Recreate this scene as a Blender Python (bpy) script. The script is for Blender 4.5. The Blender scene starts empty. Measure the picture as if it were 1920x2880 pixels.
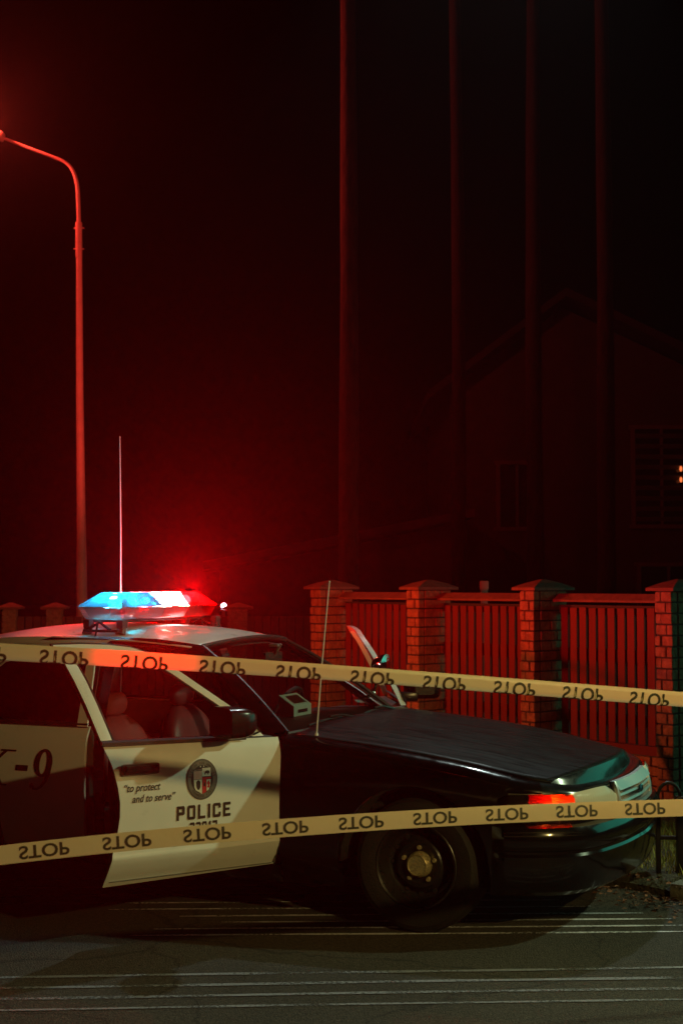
import bpy, bmesh, math, random
from mathutils import Vector, Matrix
R = math.radians
random.seed(7)
S = bpy.context.scene
COL = S.collection

# ------------------------------------------------------------------ camera, sky, lamps, exposure
cam_d = bpy.data.cameras.new("camera")
cam_d.sensor_fit = 'VERTICAL'; cam_d.sensor_height = 36.0; cam_d.sensor_width = 24.0
cam_d.lens = 50.0
cam_d.clip_start = 0.05; cam_d.clip_end = 500
cam_d.dof.use_dof = True; cam_d.dof.focus_distance = 7.6; cam_d.dof.aperture_fstop = 4.5
cam = bpy.data.objects.new("camera", cam_d); COL.objects.link(cam)
cam.location = (0, 0, 1.753); cam.rotation_euler = (R(90) + math.atan(200.6/4000), 0, 0)
S.camera = cam
S.view_settings.view_transform = 'Standard'; S.view_settings.look = 'None'
S.view_settings.exposure = 0.0; S.view_settings.gamma = 1.0
S.cycles.max_bounces = 8; S.cycles.transparent_max_bounces = 16; S.cycles.volume_bounces = 0
S.cycles.sample_clamp_indirect = 4.0
S.cycles.caustics_reflective = False; S.cycles.caustics_refractive = False

W = bpy.data.worlds.new("World"); S.world = W; W.use_nodes = True
wn = W.node_tree.nodes; wl = W.node_tree.links
bg = wn["Background"]
sky = wn.new("ShaderNodeTexSky"); sky.sky_type = 'NISHITA'; sky.sun_disc = False
sky.sun_elevation = R(-8); sky.sun_rotation = R(200)
wl.new(sky.outputs[0], bg.inputs[0]); bg.inputs[1].default_value = 0.05

CAR = Vector((0.672, 8.067, 0.0)); YAW = -0.4179
def from_car(x, y, z):
    c, s = math.cos(YAW), math.sin(YAW)
    return Vector((CAR.x + x*c - y*s, CAR.y + x*s + y*c, z))

def lamp(name, kind, loc, energy, color, target=None, size=0.1, spot=None, blend=0.3, size_y=None, parent=None):
    d = bpy.data.lights.new(name, kind); d.energy = energy; d.color = color
    if kind in ('POINT', 'SPOT'): d.shadow_soft_size = size
    if kind == 'AREA':
        d.size = size
        if size_y: d.shape = 'RECTANGLE'; d.size_y = size_y
    if kind == 'SPOT': d.spot_size = R(spot); d.spot_blend = blend
    o = bpy.data.objects.new(name, d); COL.objects.link(o); o.location = loc
    if target is not None:
        o.rotation_euler = (Vector(target) - Vector(loc)).to_track_quat('-Z', 'Y').to_euler()
    if parent:
        o.parent = parent; o.matrix_parent_inverse = parent.matrix_world.inverted()
    return o

# lamps outside the frame, inferred from shadows; the teal panel is added
lamp("sodium_lamp_light", 'SPOT', (3.2, 2.5, 2.55), 370, (1.0, 0.73, 0.22), (-0.3, 6.9, 0.7), size=0.06, spot=58, blend=0.6)
lamp("green_white_street_lamp_light", 'SPOT', (7.2, 7.45, 4.9), 900, (0.74, 1.0, 0.58), (-0.3, 6.6, 0.4), size=0.10, spot=50, blend=0.5)
lamp("cool_street_lamp_light", 'SPOT', (2.6, 16.5, 12.5), 1700, (0.82, 1.0, 0.94), (0.1, 6.4, 0.0), size=0.16, spot=23, blend=0.35)
lamp("teal_reflection_panel", 'AREA', (8.4, 12.0, 2.4), 45, (0.10, 1.0, 0.66), (1.4, 7.8, 0.6), size=9.0, size_y=3.0)  # added wide panel giving the nose its teal reflections; no shop known

# ------------------------------------------------------------------ helpers
def lerp(a, b, t): return a + (b - a)*t
def tab(t, x):
    if x <= t[0][0]: return t[0][1]
    for (a, va), (b, vb) in zip(t, t[1:]):
        if x <= b: return lerp(va, vb, (x - a)/(b - a))
    return t[-1][1]
def smooth_tab(t, x):
    n = len(t)
    if x <= t[0][0]: return t[0][1]
    for i in range(n-1):
        if x <= t[i+1][0]:
            x0, y0 = t[i]; x1, y1 = t[i+1]; h = x1-x0
            m0 = ((y1-t[i-1][1])/(x1-t[i-1][0])) if i > 0 else (y1-y0)/h
            m1 = ((t[i+2][1]-y0)/(t[i+2][0]-x0)) if i < n-2 else (y1-y0)/h
            u = (x-x0)/h
            return ((2*u**3-3*u**2+1)*y0 + (u**3-2*u**2+u)*h*m0 + (-2*u**3+3*u**2)*y1 + (u**3-u**2)*h*m1)
    return t[-1][1]

class MB:
    def __init__(s): s.v = []; s.f = []; s.m = []; s.cur = 0
    def add(s, vs, fs):
        o = len(s.v); s.v += [tuple(v) for v in vs]
        for f in fs: s.f.append([i+o for i in f]); s.m.append(s.cur)
        return s
    def mat(s, i): s.cur = i; return s
    def box(s, c, size, rot=None):
        hx, hy, hz = size[0]/2, size[1]/2, size[2]/2
        vs = [Vector((x, y, z)) for x in (-hx, hx) for y in (-hy, hy) for z in (-hz, hz)]
        if rot: vs = [rot @ v for v in vs]
        vs = [v + Vector(c) for v in vs]
        return s.add(vs, [(0,1,3,2),(4,6,7,5),(0,4,5,1),(2,3,7,6),(0,2,6,4),(1,5,7,3)])
    def bbox(s, c, size, b=0.01, rot=None):   # box with chamfered edges
        hx, hy, hz = size[0]/2, size[1]/2, size[2]/2
        b = min(b, hx*.9, hy*.9, hz*.9)
        bm = bmesh.new(); bmesh.ops.create_cube(bm, size=1.0)
        for v in bm.verts: v.co = Vector((v.co.x*size[0], v.co.y*size[1], v.co.z*size[2]))
        bmesh.ops.bevel(bm, geom=bm.edges[:], offset=b, segments=2, affect='EDGES', profile=0.6)
        bm.verts.index_update()
        vs = [(rot @ v.co if rot else v.co) + Vector(c) for v in bm.verts]
        fs = [[v.index for v in f.verts] for f in bm.faces]; bm.free()
        return s.add(vs, fs)
    def grid(s, rows, close_u=False, close_v=False, flip=False):
        n, m = len(rows), len(rows[0]); vs = [p for r in rows for p in r]; fs = []
        for i in range(n if close_u else n-1):
            for j in range(m if close_v else m-1):
                a, b = i*m+j, i*m+(j+1) % m; c, d = ((i+1) % n)*m+(j+1) % m, ((i+1) % n)*m+j
                fs.append((a, d, c, b) if flip else (a, b, c, d))
        return s.add(vs, fs)
    def tube(s, pts, r, seg=10, caps=True, closed=False):
        pts = [Vector(p) for p in pts]; n = len(pts); rs = r if isinstance(r, (list, tuple)) else [r]*n
        rows = []; up = Vector((0, 0, 1)); prev = None
        for i in range(n):
            if closed: t = (pts[(i+1) % n]-pts[i-1]).normalized()
            else: t = (pts[min(i+1, n-1)]-pts[max(i-1, 0)]).normalized()
            if prev is None:
                a = up.cross(t)
                if a.length < 1e-3: a = Vector((1, 0, 0)).cross(t)
            else: a = prev - t*prev.dot(t)
            a.normalize(); prev = a; b = t.cross(a)
            rows.append([pts[i] + (a*math.cos(k*2*math.pi/seg)+b*math.sin(k*2*math.pi/seg))*rs[i] for k in range(seg)])
        s.grid(rows, close_u=closed, close_v=True, flip=True)
        if caps and not closed:
            o = len(s.v); s.v += [tuple(v) for v in rows[0]]; s.f.append([o+k for k in range(seg)]); s.m.append(s.cur)
            o = len(s.v); s.v += [tuple(v) for v in rows[-1]]; s.f.append([o+k for k in reversed(range(seg))]); s.m.append(s.cur)
        return s
    def lathe(s, prof, M=None, seg=40, flip=False):   # prof: (radius, axial) about local Z
        M = M or Matrix.Identity(4)
        rows = [[M @ Vector((r*math.cos(k*2*math.pi/seg), r*math.sin(k*2*math.pi/seg), a)) for k in range(seg)] for r, a in prof]
        return s.grid(rows, close_v=True, flip=flip)
    def sphere(s, c, r, seg=12, sc=(1, 1, 1)):
        rows = []
        for i in range(1, seg):
            t = math.pi*i/seg
            rows.append([Vector(c)+Vector((r*sc[0]*math.sin(t)*math.cos(k*2*math.pi/seg), r*sc[1]*math.sin(t)*math.sin(k*2*math.pi/seg), r*sc[2]*math.cos(t))) for k in range(seg)])
        s.grid(rows, close_v=True)
        o = len(s.v); s.v += [tuple(v) for v in rows[0]]; s.f.append([o+k for k in reversed(range(seg))]); s.m.append(s.cur)
        o = len(s.v); s.v += [tuple(v) for v in rows[-1]]; s.f.append([o+k for k in range(seg)]); s.m.append(s.cur)
        return s
    def mirrored(s):
        q = MB(); q.v = [(a, -b, c) for a, b, c in s.v]; q.f = [list(reversed(f)) for f in s.f]; q.m = list(s.m); return q
    def mapped(s, fn):
        s.v = [tuple(fn(Vector(v))) for v in s.v]; return s
    def build(s, name, mats, parent=None, smooth=30, label=None, solid=0, bevel=0, fix=True, loc=None, rot=None):
        me = bpy.data.meshes.new(name); me.from_pydata(s.v, [], s.f)
        if not isinstance(mats, (list, tuple)): mats = [mats]
        for m in mats: me.materials.append(m)
        if len(mats) > 1:
            for p, i in zip(me.polygons, s.m): p.material_index = i
        if fix:
            bm = bmesh.new(); bm.from_mesh(me)
            bmesh.ops.remove_doubles(bm, verts=bm.verts, dist=1e-5)
            bmesh.ops.recalc_face_normals(bm, faces=bm.faces); bm.to_mesh(me); bm.free()
        if smooth: me.shade_smooth(); me.set_sharp_from_angle(angle=R(smooth))
        o = bpy.data.objects.new(name, me); COL.objects.link(o)
        if parent: o.parent = parent
        if loc: o.location = loc
        if rot: o.rotation_euler = rot
        if label: o["label"] = label
        if solid:
            md = o.modifiers.new("thickness", 'SOLIDIFY'); md.thickness = solid; md.offset = 0
        if bevel:
            md = o.modifiers.new("bevel", 'BEVEL'); md.width = bevel; md.segments = 2; md.limit_method = 'ANGLE'
        return o

def empty(name, loc, rz=0, parent=None):
    o = bpy.data.objects.new(name, None); COL.objects.link(o); o.location = loc; o.rotation_euler = (0, 0, rz)
    o.empty_display_size = 0.2
    if parent: o.parent = parent
    return o
def tag(o, label=None, cat=None, group=None, kind=None):
    if label: o["label"] = label
    if cat: o["category"] = cat
    if group: o["group"] = group
    if kind: o["kind"] = kind
    return o

def text_mesh(body, size=1.0, shear=0.0, offset=0.0, align='CENTER', res=3, spacing=1.0):
    cu = bpy.data.curves.new("lettering_source", 'FONT'); cu.body = body; cu.size = size
    cu.shear = shear; cu.offset = offset; cu.align_x = align; cu.resolution_u = res; cu.space_character = spacing
    o = bpy.data.objects.new("lettering_source", cu); COL.objects.link(o)
    dg = bpy.context.evaluated_depsgraph_get(); dg.update()
    me = bpy.data.meshes.new_from_object(o.evaluated_get(dg))
    b = MB(); b.v = [tuple(v.co) for v in me.vertices]; b.f = [list(p.vertices) for p in me.polygons]; b.m = [0]*len(b.f)
    bpy.data.objects.remove(o); bpy.data.curves.remove(cu); bpy.data.meshes.remove(me)
    return b
def subdivide(b, cuts=1):
    me = bpy.data.meshes.new("t"); me.from_pydata(b.v, [], b.f); bm = bmesh.new(); bm.from_mesh(me)
    bmesh.ops.triangulate(bm, faces=bm.faces)
    bmesh.ops.subdivide_edges(bm, edges=bm.edges[:], cuts=cuts, use_grid_fill=False)
    bm.verts.index_update(); q = MB(); q.v = [tuple(v.co) for v in bm.verts]; q.f = [[v.index for v in f.verts] for f in bm.faces]; q.m = [0]*len(q.f)
    bm.free(); bpy.data.meshes.remove(me); return q

# ------------------------------------------------------------------ materials
def mat(name, base, rough=0.5, metal=0.0, coat=0.0, var=0.0, vscale=20.0, bump=0.0, bscale=60.0, spec=0.5, rvar=0.0, emit=None, estr=0.0, stretch=None):
    m = bpy.data.materials.new(name); m.use_nodes = True; nt = m.node_tree; n = nt.nodes; l = nt.links
    p = n["Principled BSDF"]
    p.inputs["Base Color"].default_value = (*base, 1); p.inputs["Roughness"].default_value = rough
    p.inputs["Metallic"].default_value = metal; p.inputs["Coat Weight"].default_value = coat; p.inputs["Coat Roughness"].default_value = 0.04
    p.inputs["Specular IOR Level"].default_value = spec
    if emit: p.inputs["Emission Color"].default_value = (*emit, 1); p.inputs["Emission Strength"].default_value = estr
    tc = n.new("ShaderNodeTexCoord"); src = tc.outputs["Object"]
    if stretch:
        mp = n.new("ShaderNodeMapping"); mp.inputs["Scale"].default_value = stretch; l.new(src, mp.inputs[0]); src = mp.outputs[0]
    if var or rvar:
        t = n.new("ShaderNodeTexNoise"); t.inputs["Scale"].default_value = vscale; t.inputs["Detail"].default_value = 6; t.inputs["Roughness"].default_value = 0.65
        l.new(src, t.inputs["Vector"])
        if var:
            r = n.new("ShaderNodeMapRange"); r.inputs[1].default_value = 0.3; r.inputs[2].default_value = 0.7
            r.inputs[3].default_value = 1-var; r.inputs[4].default_value = 1+var; l.new(t.outputs[0], r.inputs[0])
            mx = n.new("ShaderNodeMix"); mx.data_type = 'RGBA'; mx.blend_type = 'MULTIPLY'; mx.inputs[0].default_value = 1.0
            mx.inputs[6].default_value = (*base, 1); l.new(r.outputs[0], mx.inputs[7]); l.new(mx.outputs[2], p.inputs["Base Color"])
        if rvar:
            r2 = n.new("ShaderNodeMapRange"); r2.inputs[1].default_value = 0.35; r2.inputs[2].default_value = 0.65
            r2.inputs[3].default_value = max(0.02, rough-rvar); r2.inputs[4].default_value = min(1, rough+rvar); l.new(t.outputs[0], r2.inputs[0]); l.new(r2.outputs[0], p.inputs["Roughness"])
    if bump:
        t2 = n.new("ShaderNodeTexNoise"); t2.inputs["Scale"].default_value = bscale; t2.inputs["Detail"].default_value = 8; l.new(src, t2.inputs["Vector"])
        b = n.new("ShaderNodeBump"); b.inputs["Strength"].default_value = bump; b.inputs["Distance"].default_value = 0.02
        l.new(t2.outputs[0], b.inputs["Height"]); l.new(b.outputs[0], p.inputs["Normal"])
    return m

def glass_mat(name, tint, gloss=0.9, rough=0.01, extra=0.0):
    m = bpy.data.materials.new(name); m.use_nodes = True; nt = m.node_tree; n = nt.nodes; l = nt.links
    n.remove(n["Principled BSDF"]); out = n["Material Output"]
    tr = n.new("ShaderNodeBsdfTransparent"); tr.inputs[0].default_value = (*tint, 1)
    gl = n.new("ShaderNodeBsdfGlossy"); gl.inputs["Roughness"].default_value = rough; gl.inputs[0].default_value = (gloss,)*3+(1,)
    fr = n.new("ShaderNodeFresnel"); fr.inputs[0].default_value = 1.5
    ad = n.new("ShaderNodeMath"); ad.operation = 'ADD'; ad.inputs[1].default_value = extra; l.new(fr.outputs[0], ad.inputs[0])
    mx = n.new("ShaderNodeMixShader"); l.new(ad.outputs[0], mx.inputs[0]); l.new(tr.outputs[0], mx.inputs[1]); l.new(gl.outputs[0], mx.inputs[2])
    l.new(mx.outputs[0], out.inputs[0]); return m

def lens_mat(name, tint, diffuse, rough=0.05, body=0.35, front=False):   # tinted lens plastic: lets lamp light through and scatters part of it
    m = bpy.data.materials.new(name); m.use_nodes = True; nt = m.node_tree; n = nt.nodes; l = nt.links
    n.remove(n["Principled BSDF"]); out = n["Material Output"]
    tr = n.new("ShaderNodeBsdfTransparent"); tr.inputs[0].default_value = (*tint, 1)
    tl = n.new("ShaderNodeBsdfDiffuse" if front else "ShaderNodeBsdfTranslucent"); tl.inputs[0].default_value = (*diffuse, 1)
    mx0 = n.new("ShaderNodeMixShader"); mx0.inputs[0].default_value = body; l.new(tr.outputs[0], mx0.inputs[1]); l.new(tl.outputs[0], mx0.inputs[2])
    gl = n.new("ShaderNodeBsdfGlossy"); gl.inputs["Roughness"].default_value = rough
    fr = n.new("ShaderNodeFresnel"); fr.inputs[0].default_value = 1.45
    wv = n.new("ShaderNodeTexWave"); wv.inputs["Scale"].default_value = 60; tc = n.new("ShaderNodeTexCoord"); l.new(tc.outputs["Object"], wv.inputs[0])
    b = n.new("ShaderNodeBump"); b.inputs["Strength"].default_value = 0.2; b.inputs["Distance"].default_value = 0.004; l.new(wv.outputs["Fac"], b.inputs["Height"])
    l.new(b.outputs[0], gl.inputs["Normal"]); l.new(b.outputs[0], tl.inputs["Normal"])
    mx = n.new("ShaderNodeMixShader"); l.new(fr.outputs[0], mx.inputs[0]); l.new(mx0.outputs[0], mx.inputs[1]); l.new(gl.outputs[0], mx.inputs[2])
    l.new(mx.outputs[0], out.inputs[0]); return m

def emit_mat(name, color, strength):
    m = bpy.data.materials.new(name); m.use_nodes = True; nt = m.node_tree
    p = nt.nodes["Principled BSDF"]; p.inputs["Base Color"].default_value = (*color, 1)
    p.inputs["Emission Color"].default_value = (*color, 1); p.inputs["Emission Strength"].default_value = strength
    return m

M = dict(
    black=mat("black_paint", (0.004, 0.004, 0.0045), 0.16, coat=0.5, rvar=0.06, vscale=9),
    white=mat("white_paint", (0.74, 0.73, 0.69), 0.34, coat=0.5, rvar=0.08, vscale=7, var=0.03),
    trim=mat("black_trim_rubber", (0.012, 0.012, 0.012), 0.5, rvar=0.1),
    dark=mat("dark_underbody", (0.008, 0.008, 0.008), 0.9, bump=0.3),
    chrome=mat("chrome", (0.75, 0.76, 0.76), 0.10, metal=1.0, rvar=0.06, vscale=30),
    bchrome=mat("smoked_chrome", (0.03, 0.03, 0.03), 0.14, metal=0.3),
    steel=mat("black_steel_wheel", (0.02, 0.02, 0.02), 0.35, metal=0.3, rvar=0.12, vscale=40),
    cap=mat("worn_gold_lit_chrome", (0.60, 0.48, 0.26), 0.30, metal=0.55, rvar=0.12, vscale=50, var=0.2),  # gold tint is warm lamp light put into the chrome
    rubber=mat("tyre_rubber", (0.010, 0.010, 0.010), 0.75, bump=0.25, bscale=120, var=0.3),
    glass=glass_mat("car_glass", (0.72, 0.74, 0.72)),
    dglass=glass_mat("tinted_glass", (0.30, 0.30, 0.30)),
    seat=mat("red_lit_vinyl", (0.26, 0.040, 0.042), 0.42, bump=0.12, bscale=90, var=0.12, vscale=12),  # red lamp light put into the seat colour
    plastic=mat("dark_interior_plastic", (0.03, 0.03, 0.032), 0.5, bump=0.1, bscale=200),
    headliner=mat("headliner_cloth", (0.22, 0.20, 0.19), 0.9),
    letter=mat("black_vinyl_lettering", (0.012, 0.011, 0.011), 0.45),
    brownletter=mat("dark_brown_vinyl_lettering", (0.030, 0.014, 0.010), 0.45),
    seal_grey=mat("seal_grey_ring", (0.13, 0.125, 0.105), 0.45), seal_white=mat("seal_cream_field", (0.62, 0.60, 0.50), 0.45),
    seal_red=mat("seal_red_field", (0.50, 0.015, 0.02), 0.45), seal_stripe=mat("seal_red_stripe", (0.55, 0.10, 0.05), 0.45),
    lampglass=lens_mat("headlight_glass", (0.80, 0.80, 0.76), (0.66, 0.62, 0.48), body=0.75, front=True),
    marker=lens_mat("smoked_marker_lens", (0.25, 0.24, 0.20), (0.2, 0.19, 0.16), body=0.4),
    blue=lens_mat("blue_beacon_lens", (0.03, 0.62, 0.98), (0.02, 0.62, 0.98), body=0.35),
    red=lens_mat("red_beacon_lens", (1.0, 0.006, 0.012), (0.8, 0.004, 0.008), body=0.35),
    clear=lens_mat("clear_beacon_lens", (0.92, 0.90, 0.90), (0.85, 0.82, 0.82), body=0.30),
)

# ------------------------------------------------------------------ ground
def ground_mat():
    m = mat("asphalt", (0.062, 0.052, 0.037), 0.9, var=0.5, vscale=45, bump=1.0, bscale=110)
    nt = m.node_tree; n = nt.nodes; l = nt.links; p = n["Principled BSDF"]
    big = n.new("ShaderNodeTexNoise"); big.inputs["Scale"].default_value = 0.9; big.inputs["Detail"].default_value = 4
    fine = n.new("ShaderNodeTexVoronoi"); fine.inputs["Scale"].default_value = 150
    tc = n.new("ShaderNodeTexCoord"); l.new(tc.outputs["Object"], big.inputs["Vector"]); l.new(tc.outputs["Object"], fine.inputs["Vector"])
    r = n.new("ShaderNodeMapRange"); r.inputs[1].default_value = 0.3; r.inputs[2].default_value = 0.7; r.inputs[3].default_value = 0.72; r.inputs[4].default_value = 1.25
    l.new(big.outputs[0], r.inputs[0])
    r2 = n.new("ShaderNodeMapRange"); r2.inputs[1].default_value = 0.0; r2.inputs[2].default_value = 0.8; r2.inputs[3].default_value = 1.7; r2.inputs[4].default_value = 0.55
    l.new(fine.outputs["Distance"], r2.inputs[0])
    mu = n.new("ShaderNodeMath"); mu.operation = 'MULTIPLY'; l.new(r.outputs[0], mu.inputs[0]); l.new(r2.outputs[0], mu.inputs[1])
    # hairline cracks
    wob = n.new("ShaderNodeTexNoise"); wob.inputs["Scale"].default_value = 2.5; wob.inputs["Detail"].default_value = 5; l.new(tc.outputs["Object"], wob.inputs["Vector"])
    vm_ = n.new("ShaderNodeVectorMath"); vm_.operation = 'MULTIPLY_ADD'; vm_.inputs[1].default_value = (.55, .55, .0)
    l.new(wob.outputs["Color"], vm_.inputs[0]); l.new(tc.outputs["Object"], vm_.inputs[2])
    ck = n.new("ShaderNodeTexVoronoi"); ck.feature = 'DISTANCE_TO_EDGE'; ck.inputs["Scale"].default_value = .55; l.new(vm_.outputs[0], ck.inputs["Vector"])
    r3 = n.new("ShaderNodeMapRange"); r3.inputs[1].default_value = .001; r3.inputs[2].default_value = .007; r3.inputs[3].default_value = .45; r3.inputs[4].default_value = 1.0
    l.new(ck.outputs["Distance"], r3.inputs[0])
    mu2 = n.new("ShaderNodeMath"); mu2.operation = 'MULTIPLY'; l.new(mu.outputs[0], mu2.inputs[0]); l.new(r3.outputs[0], mu2.inputs[1]); mu = mu2
    prev = p.inputs["Base Color"].links[0].from_socket
    mx = n.new("ShaderNodeMix"); mx.data_type = 'RGBA'; mx.blend_type = 'MULTIPLY'; mx.inputs[0].default_value = 1
    l.new(prev, mx.inputs[6]); l.new(mu.outputs[0], mx.inputs[7]); l.new(mx.outputs[2], p.inputs["Base Color"])
    return m
road = MB().add([(-90, -60, 0), (90, -60, 0), (90, 110, 0), (-90, 110, 0)], [(0, 1, 2, 3)]).build("road", ground_mat(), smooth=0)
tag(road, kind="structure")

# thin worn lines across the asphalt
def line_mat(base=(0.25, 0.25, 0.27)):
    m = mat("worn_line_paint", base, 0.6, bump=0.5, bscale=160)
    nt = m.node_tree; n = nt.nodes; l = nt.links; out = n["Material Output"]; p = n["Principled BSDF"]
    tc = n.new("ShaderNodeTexCoord"); t = n.new("ShaderNodeTexNoise"); t.inputs["Scale"].default_value = 70; t.inputs["Detail"].default_value = 5
    t2 = n.new("ShaderNodeTexNoise"); t2.inputs["Scale"].default_value = 3; l.new(tc.outputs["Object"], t.inputs["Vector"]); l.new(tc.outputs["Object"], t2.inputs["Vector"])
    a = n.new("ShaderNodeMath"); a.operation = 'ADD'; l.new(t.outputs[0], a.inputs[0]); l.new(t2.outputs[0], a.inputs[1])
    r = n.new("ShaderNodeMapRange"); r.inputs[1].default_value = 0.74; r.inputs[2].default_value = 1.10; l.new(a.outputs[0], r.inputs[0])
    tr = n.new("ShaderNodeBsdfTransparent"); mx = n.new("ShaderNodeMixShader")
    l.new(r.outputs[0], mx.inputs[0]); l.new(tr.outputs[0], mx.inputs[1]); l.new(p.outputs[0], mx.inputs[2]); l.new(mx.outputs[0], out.inputs[0])
    return m
def strip(x0, x1, y0, slope, w, mb, z=0.004):
    n = 40; a = []; b = []
    ph = random.random()*9
    for i in range(n+1):
        x = lerp(x0, x1, i/n); y = y0 + slope*x + 0.004*math.sin(x*2.3+ph)
        e = min(1, i/4, (n-i)/4); ww = w*(0.35+0.65*e)*random.uniform(0.8, 1.2)
        a.append((x, y-ww/2, z)); b.append((x, y+ww/2, z))
    mb.grid([a, b])
lm = MB()
for k, y0 in enumerate((6.50, 6.335, 6.17, 6.01)):
    strip(-3.6, 4.6, y0, 0.055, 0.034 if k < 3 else 0.026, lm)
lines0 = lm.build("road_marking", line_mat(), smooth=0, fix=False); tag(lines0, kind="structure"); lm = MB()
for (x0, x1, y0) in ((-1.05, 1.75, 7.20), (-0.95, 1.75, 7.33), (-0.62, 1.72, 7.47), (-0.85, 1.6, 7.61), (-1.25, 1.35, 7.77), (-2.6, 1.2, 7.93), (-3.4, 0.9, 8.12), (-3.8, 0.8, 8.33), (-3.9, 0.6, 8.56)):
    strip(x0, x1, y0, 0.03, 0.028, lm)
lines = lm.build("road_marking", line_mat((0.72, 0.72, 0.80)), smooth=0, fix=False); tag(lines, kind="structure")  # same lines made paler, in place of light reaching under the car

# raised verge along the fence
def VL(t): return Vector((1.52+0.652*t, 8.40-0.758*t, 0))
nf = Vector((0.758, 0.652, 0))
vm = MB()
rows = []
for i in range(60):
    t = -14 + i*0.42; p = VL(t)
    jit = 0.03*math.sin(t*5.1)+0.02*random.uniform(-1, 1)
    q = p + nf*jit
    rows.append([(q.x, q.y, -0.02), (q.x, q.y, 0.035)] + [tuple((q+nf*d) + Vector((0, 0, 0.05+0.03*math.sin(t*3+d*4)+0.02*random.random()+0.10*min(1, d/1.2)))) for d in (0.12, 0.3, 0.55, 0.9, 1.4, 2.2, 3.5)])
vm.grid(rows)
verge = vm.build("verge", mat("verge_soil", (0.05, 0.042, 0.020), 0.95, var=0.5, vscale=18, bump=1.0, bscale=40), smooth=60); tag(verge, kind="structure")
# grass blades and fallen leaves
gm = MB()
for k in range(14000):
    t = random.uniform(-1.2, 2.4); d = random.uniform(0.16, 1.2); p = VL(t) + nf*d
    h = random.uniform(0.03, 0.12); a = random.uniform(0, 6.28); w = random.uniform(.003, .006); zb = 0.04+0.10*min(1, d/1.2)
    dx, dy = math.cos(a)*w, math.sin(a)*w; lx, ly = random.uniform(-.05, .05), random.uniform(-.05, .05)
    gm.add([(p.x-dx, p.y-dy, zb), (p.x+dx, p.y+dy, zb), (p.x+lx, p.y+ly, zb+h)], [(0, 1, 2)])
grass = gm.build("grass", mat("yellow_lit_grass", (0.34, 0.31, 0.06), 0.8, var=0.5, vscale=9), smooth=0, fix=False)  # yellow lamp light put into the blade colour
tag(grass, "grass coloured as if lit yellow, growing on the verge behind the iron railing", "grass", kind="stuff")
lf = MB()
for k in range(2600):
    t = random.uniform(-1.5, 4.2); d = random.gauss(-0.12, 0.16); p = VL(t) + nf*d; 
    z = 0.006 if d < -0.03 else 0.07
    r = random.uniform(0.008, 0.022); rot = Matrix.Rotation(random.uniform(0, 6.28), 3, 'Z') @ Matrix.Rotation(random.uniform(-.7, .7), 3, 'X')
    pts = [Vector((-r, 0, 0)), Vector((0, -r*.5, r*.2)), Vector((r, 0, 0)), Vector((0, r*.5, r*.2))]
    lf.add([p+Vector((0, 0, z+r*.4))+rot @ q for q in pts], [(0, 1, 2), (0, 2, 3)])
leaves = lf.build("leaf_litter", mat("fallen_leaves", (0.16, 0.065, 0.03), 0.85, var=0.6, vscale=14), smooth=0, fix=False)
tag(leaves, "reddish fallen leaves scattered along the edge of the asphalt", "leaves", kind="stuff")

# ------------------------------------------------------------------ police car
car = empty("police_car", CAR, YAW)
tag(car, "black and white police car with red and blue roof lights and its front doors open", "police car")
PL = [(-.655, .968), (-.3, .962), (.07, .958), (.3, .953), (.45, .947), (.55, .935), (.66, .905), (.76, .85), (.85, .765), (.91, .64), (.945, .50), (.97, .36), (.985, .2), (.995, 0.0)]
def cr(p0, p1, p2, p3, t):
    return tuple(0.5*((2*b)+(-a+c)*t+(2*a-5*b+4*c-d)*t*t+(-a+3*b-3*c+d)*t**3) for a, b, c, d in zip(p0, p1, p2, p3))
dense = []
for i in range(len(PL)-1):
    p0 = PL[max(i-1, 0)]; p3 = PL[i+2] if i+2 < len(PL) else (PL[-2][0], -PL[-2][1])
    for k in range(8): dense.append(cr(p0, PL[i], PL[i+1], p3, k/8))
dense.append(PL[-1])
NP = len(dense)
norm = []
for i in range(NP):
    a = dense[max(i-1, 0)]; b = dense[min(i+1, NP-1)]
    tx, ty = b[0]-a[0], b[1]-a[1]; L = math.hypot(tx, ty); norm.append((-ty/L, tx/L))
norm[-1] = (1.0, 0.0)
ZT = [(-.655, .958), (-.07, .905), (.33, .850), (.55, .807), (.724, .778), (.85, .758), (.92, .745), (.995, .737)]
def ztop(x): return smooth_tab(ZT, x)
def wp(i, off, z):   # point on the right flank / nose, off = outward
    x, y = dense[i]; nx, ny = norm[i]
    return Vector((x + nx*off, -(y + ny*off), z))
def ix(x): return min(range(NP), key=lambda k: abs(dense[k][0]-x))
TP = [(0, .06), (.1, .030), (.2, .006), (.27, -.004), (.30, .0), (.6, -.002), (.85, .006), (1, .018)]
def flank(x, z, zt):
    u = (z-.2)/(zt-.05-.2); return -smooth_tab(TP, max(0, min(1, u)))
WX, WZ, WR, ARCH = 0.070, 0.335, 0.335, 0.405
def arch_z(x, wx, base):
    d = abs(x-wx)
    return max(base, WZ + math.sqrt(max(0, ARCH*ARCH-d*d))) if d < ARCH else base

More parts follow.
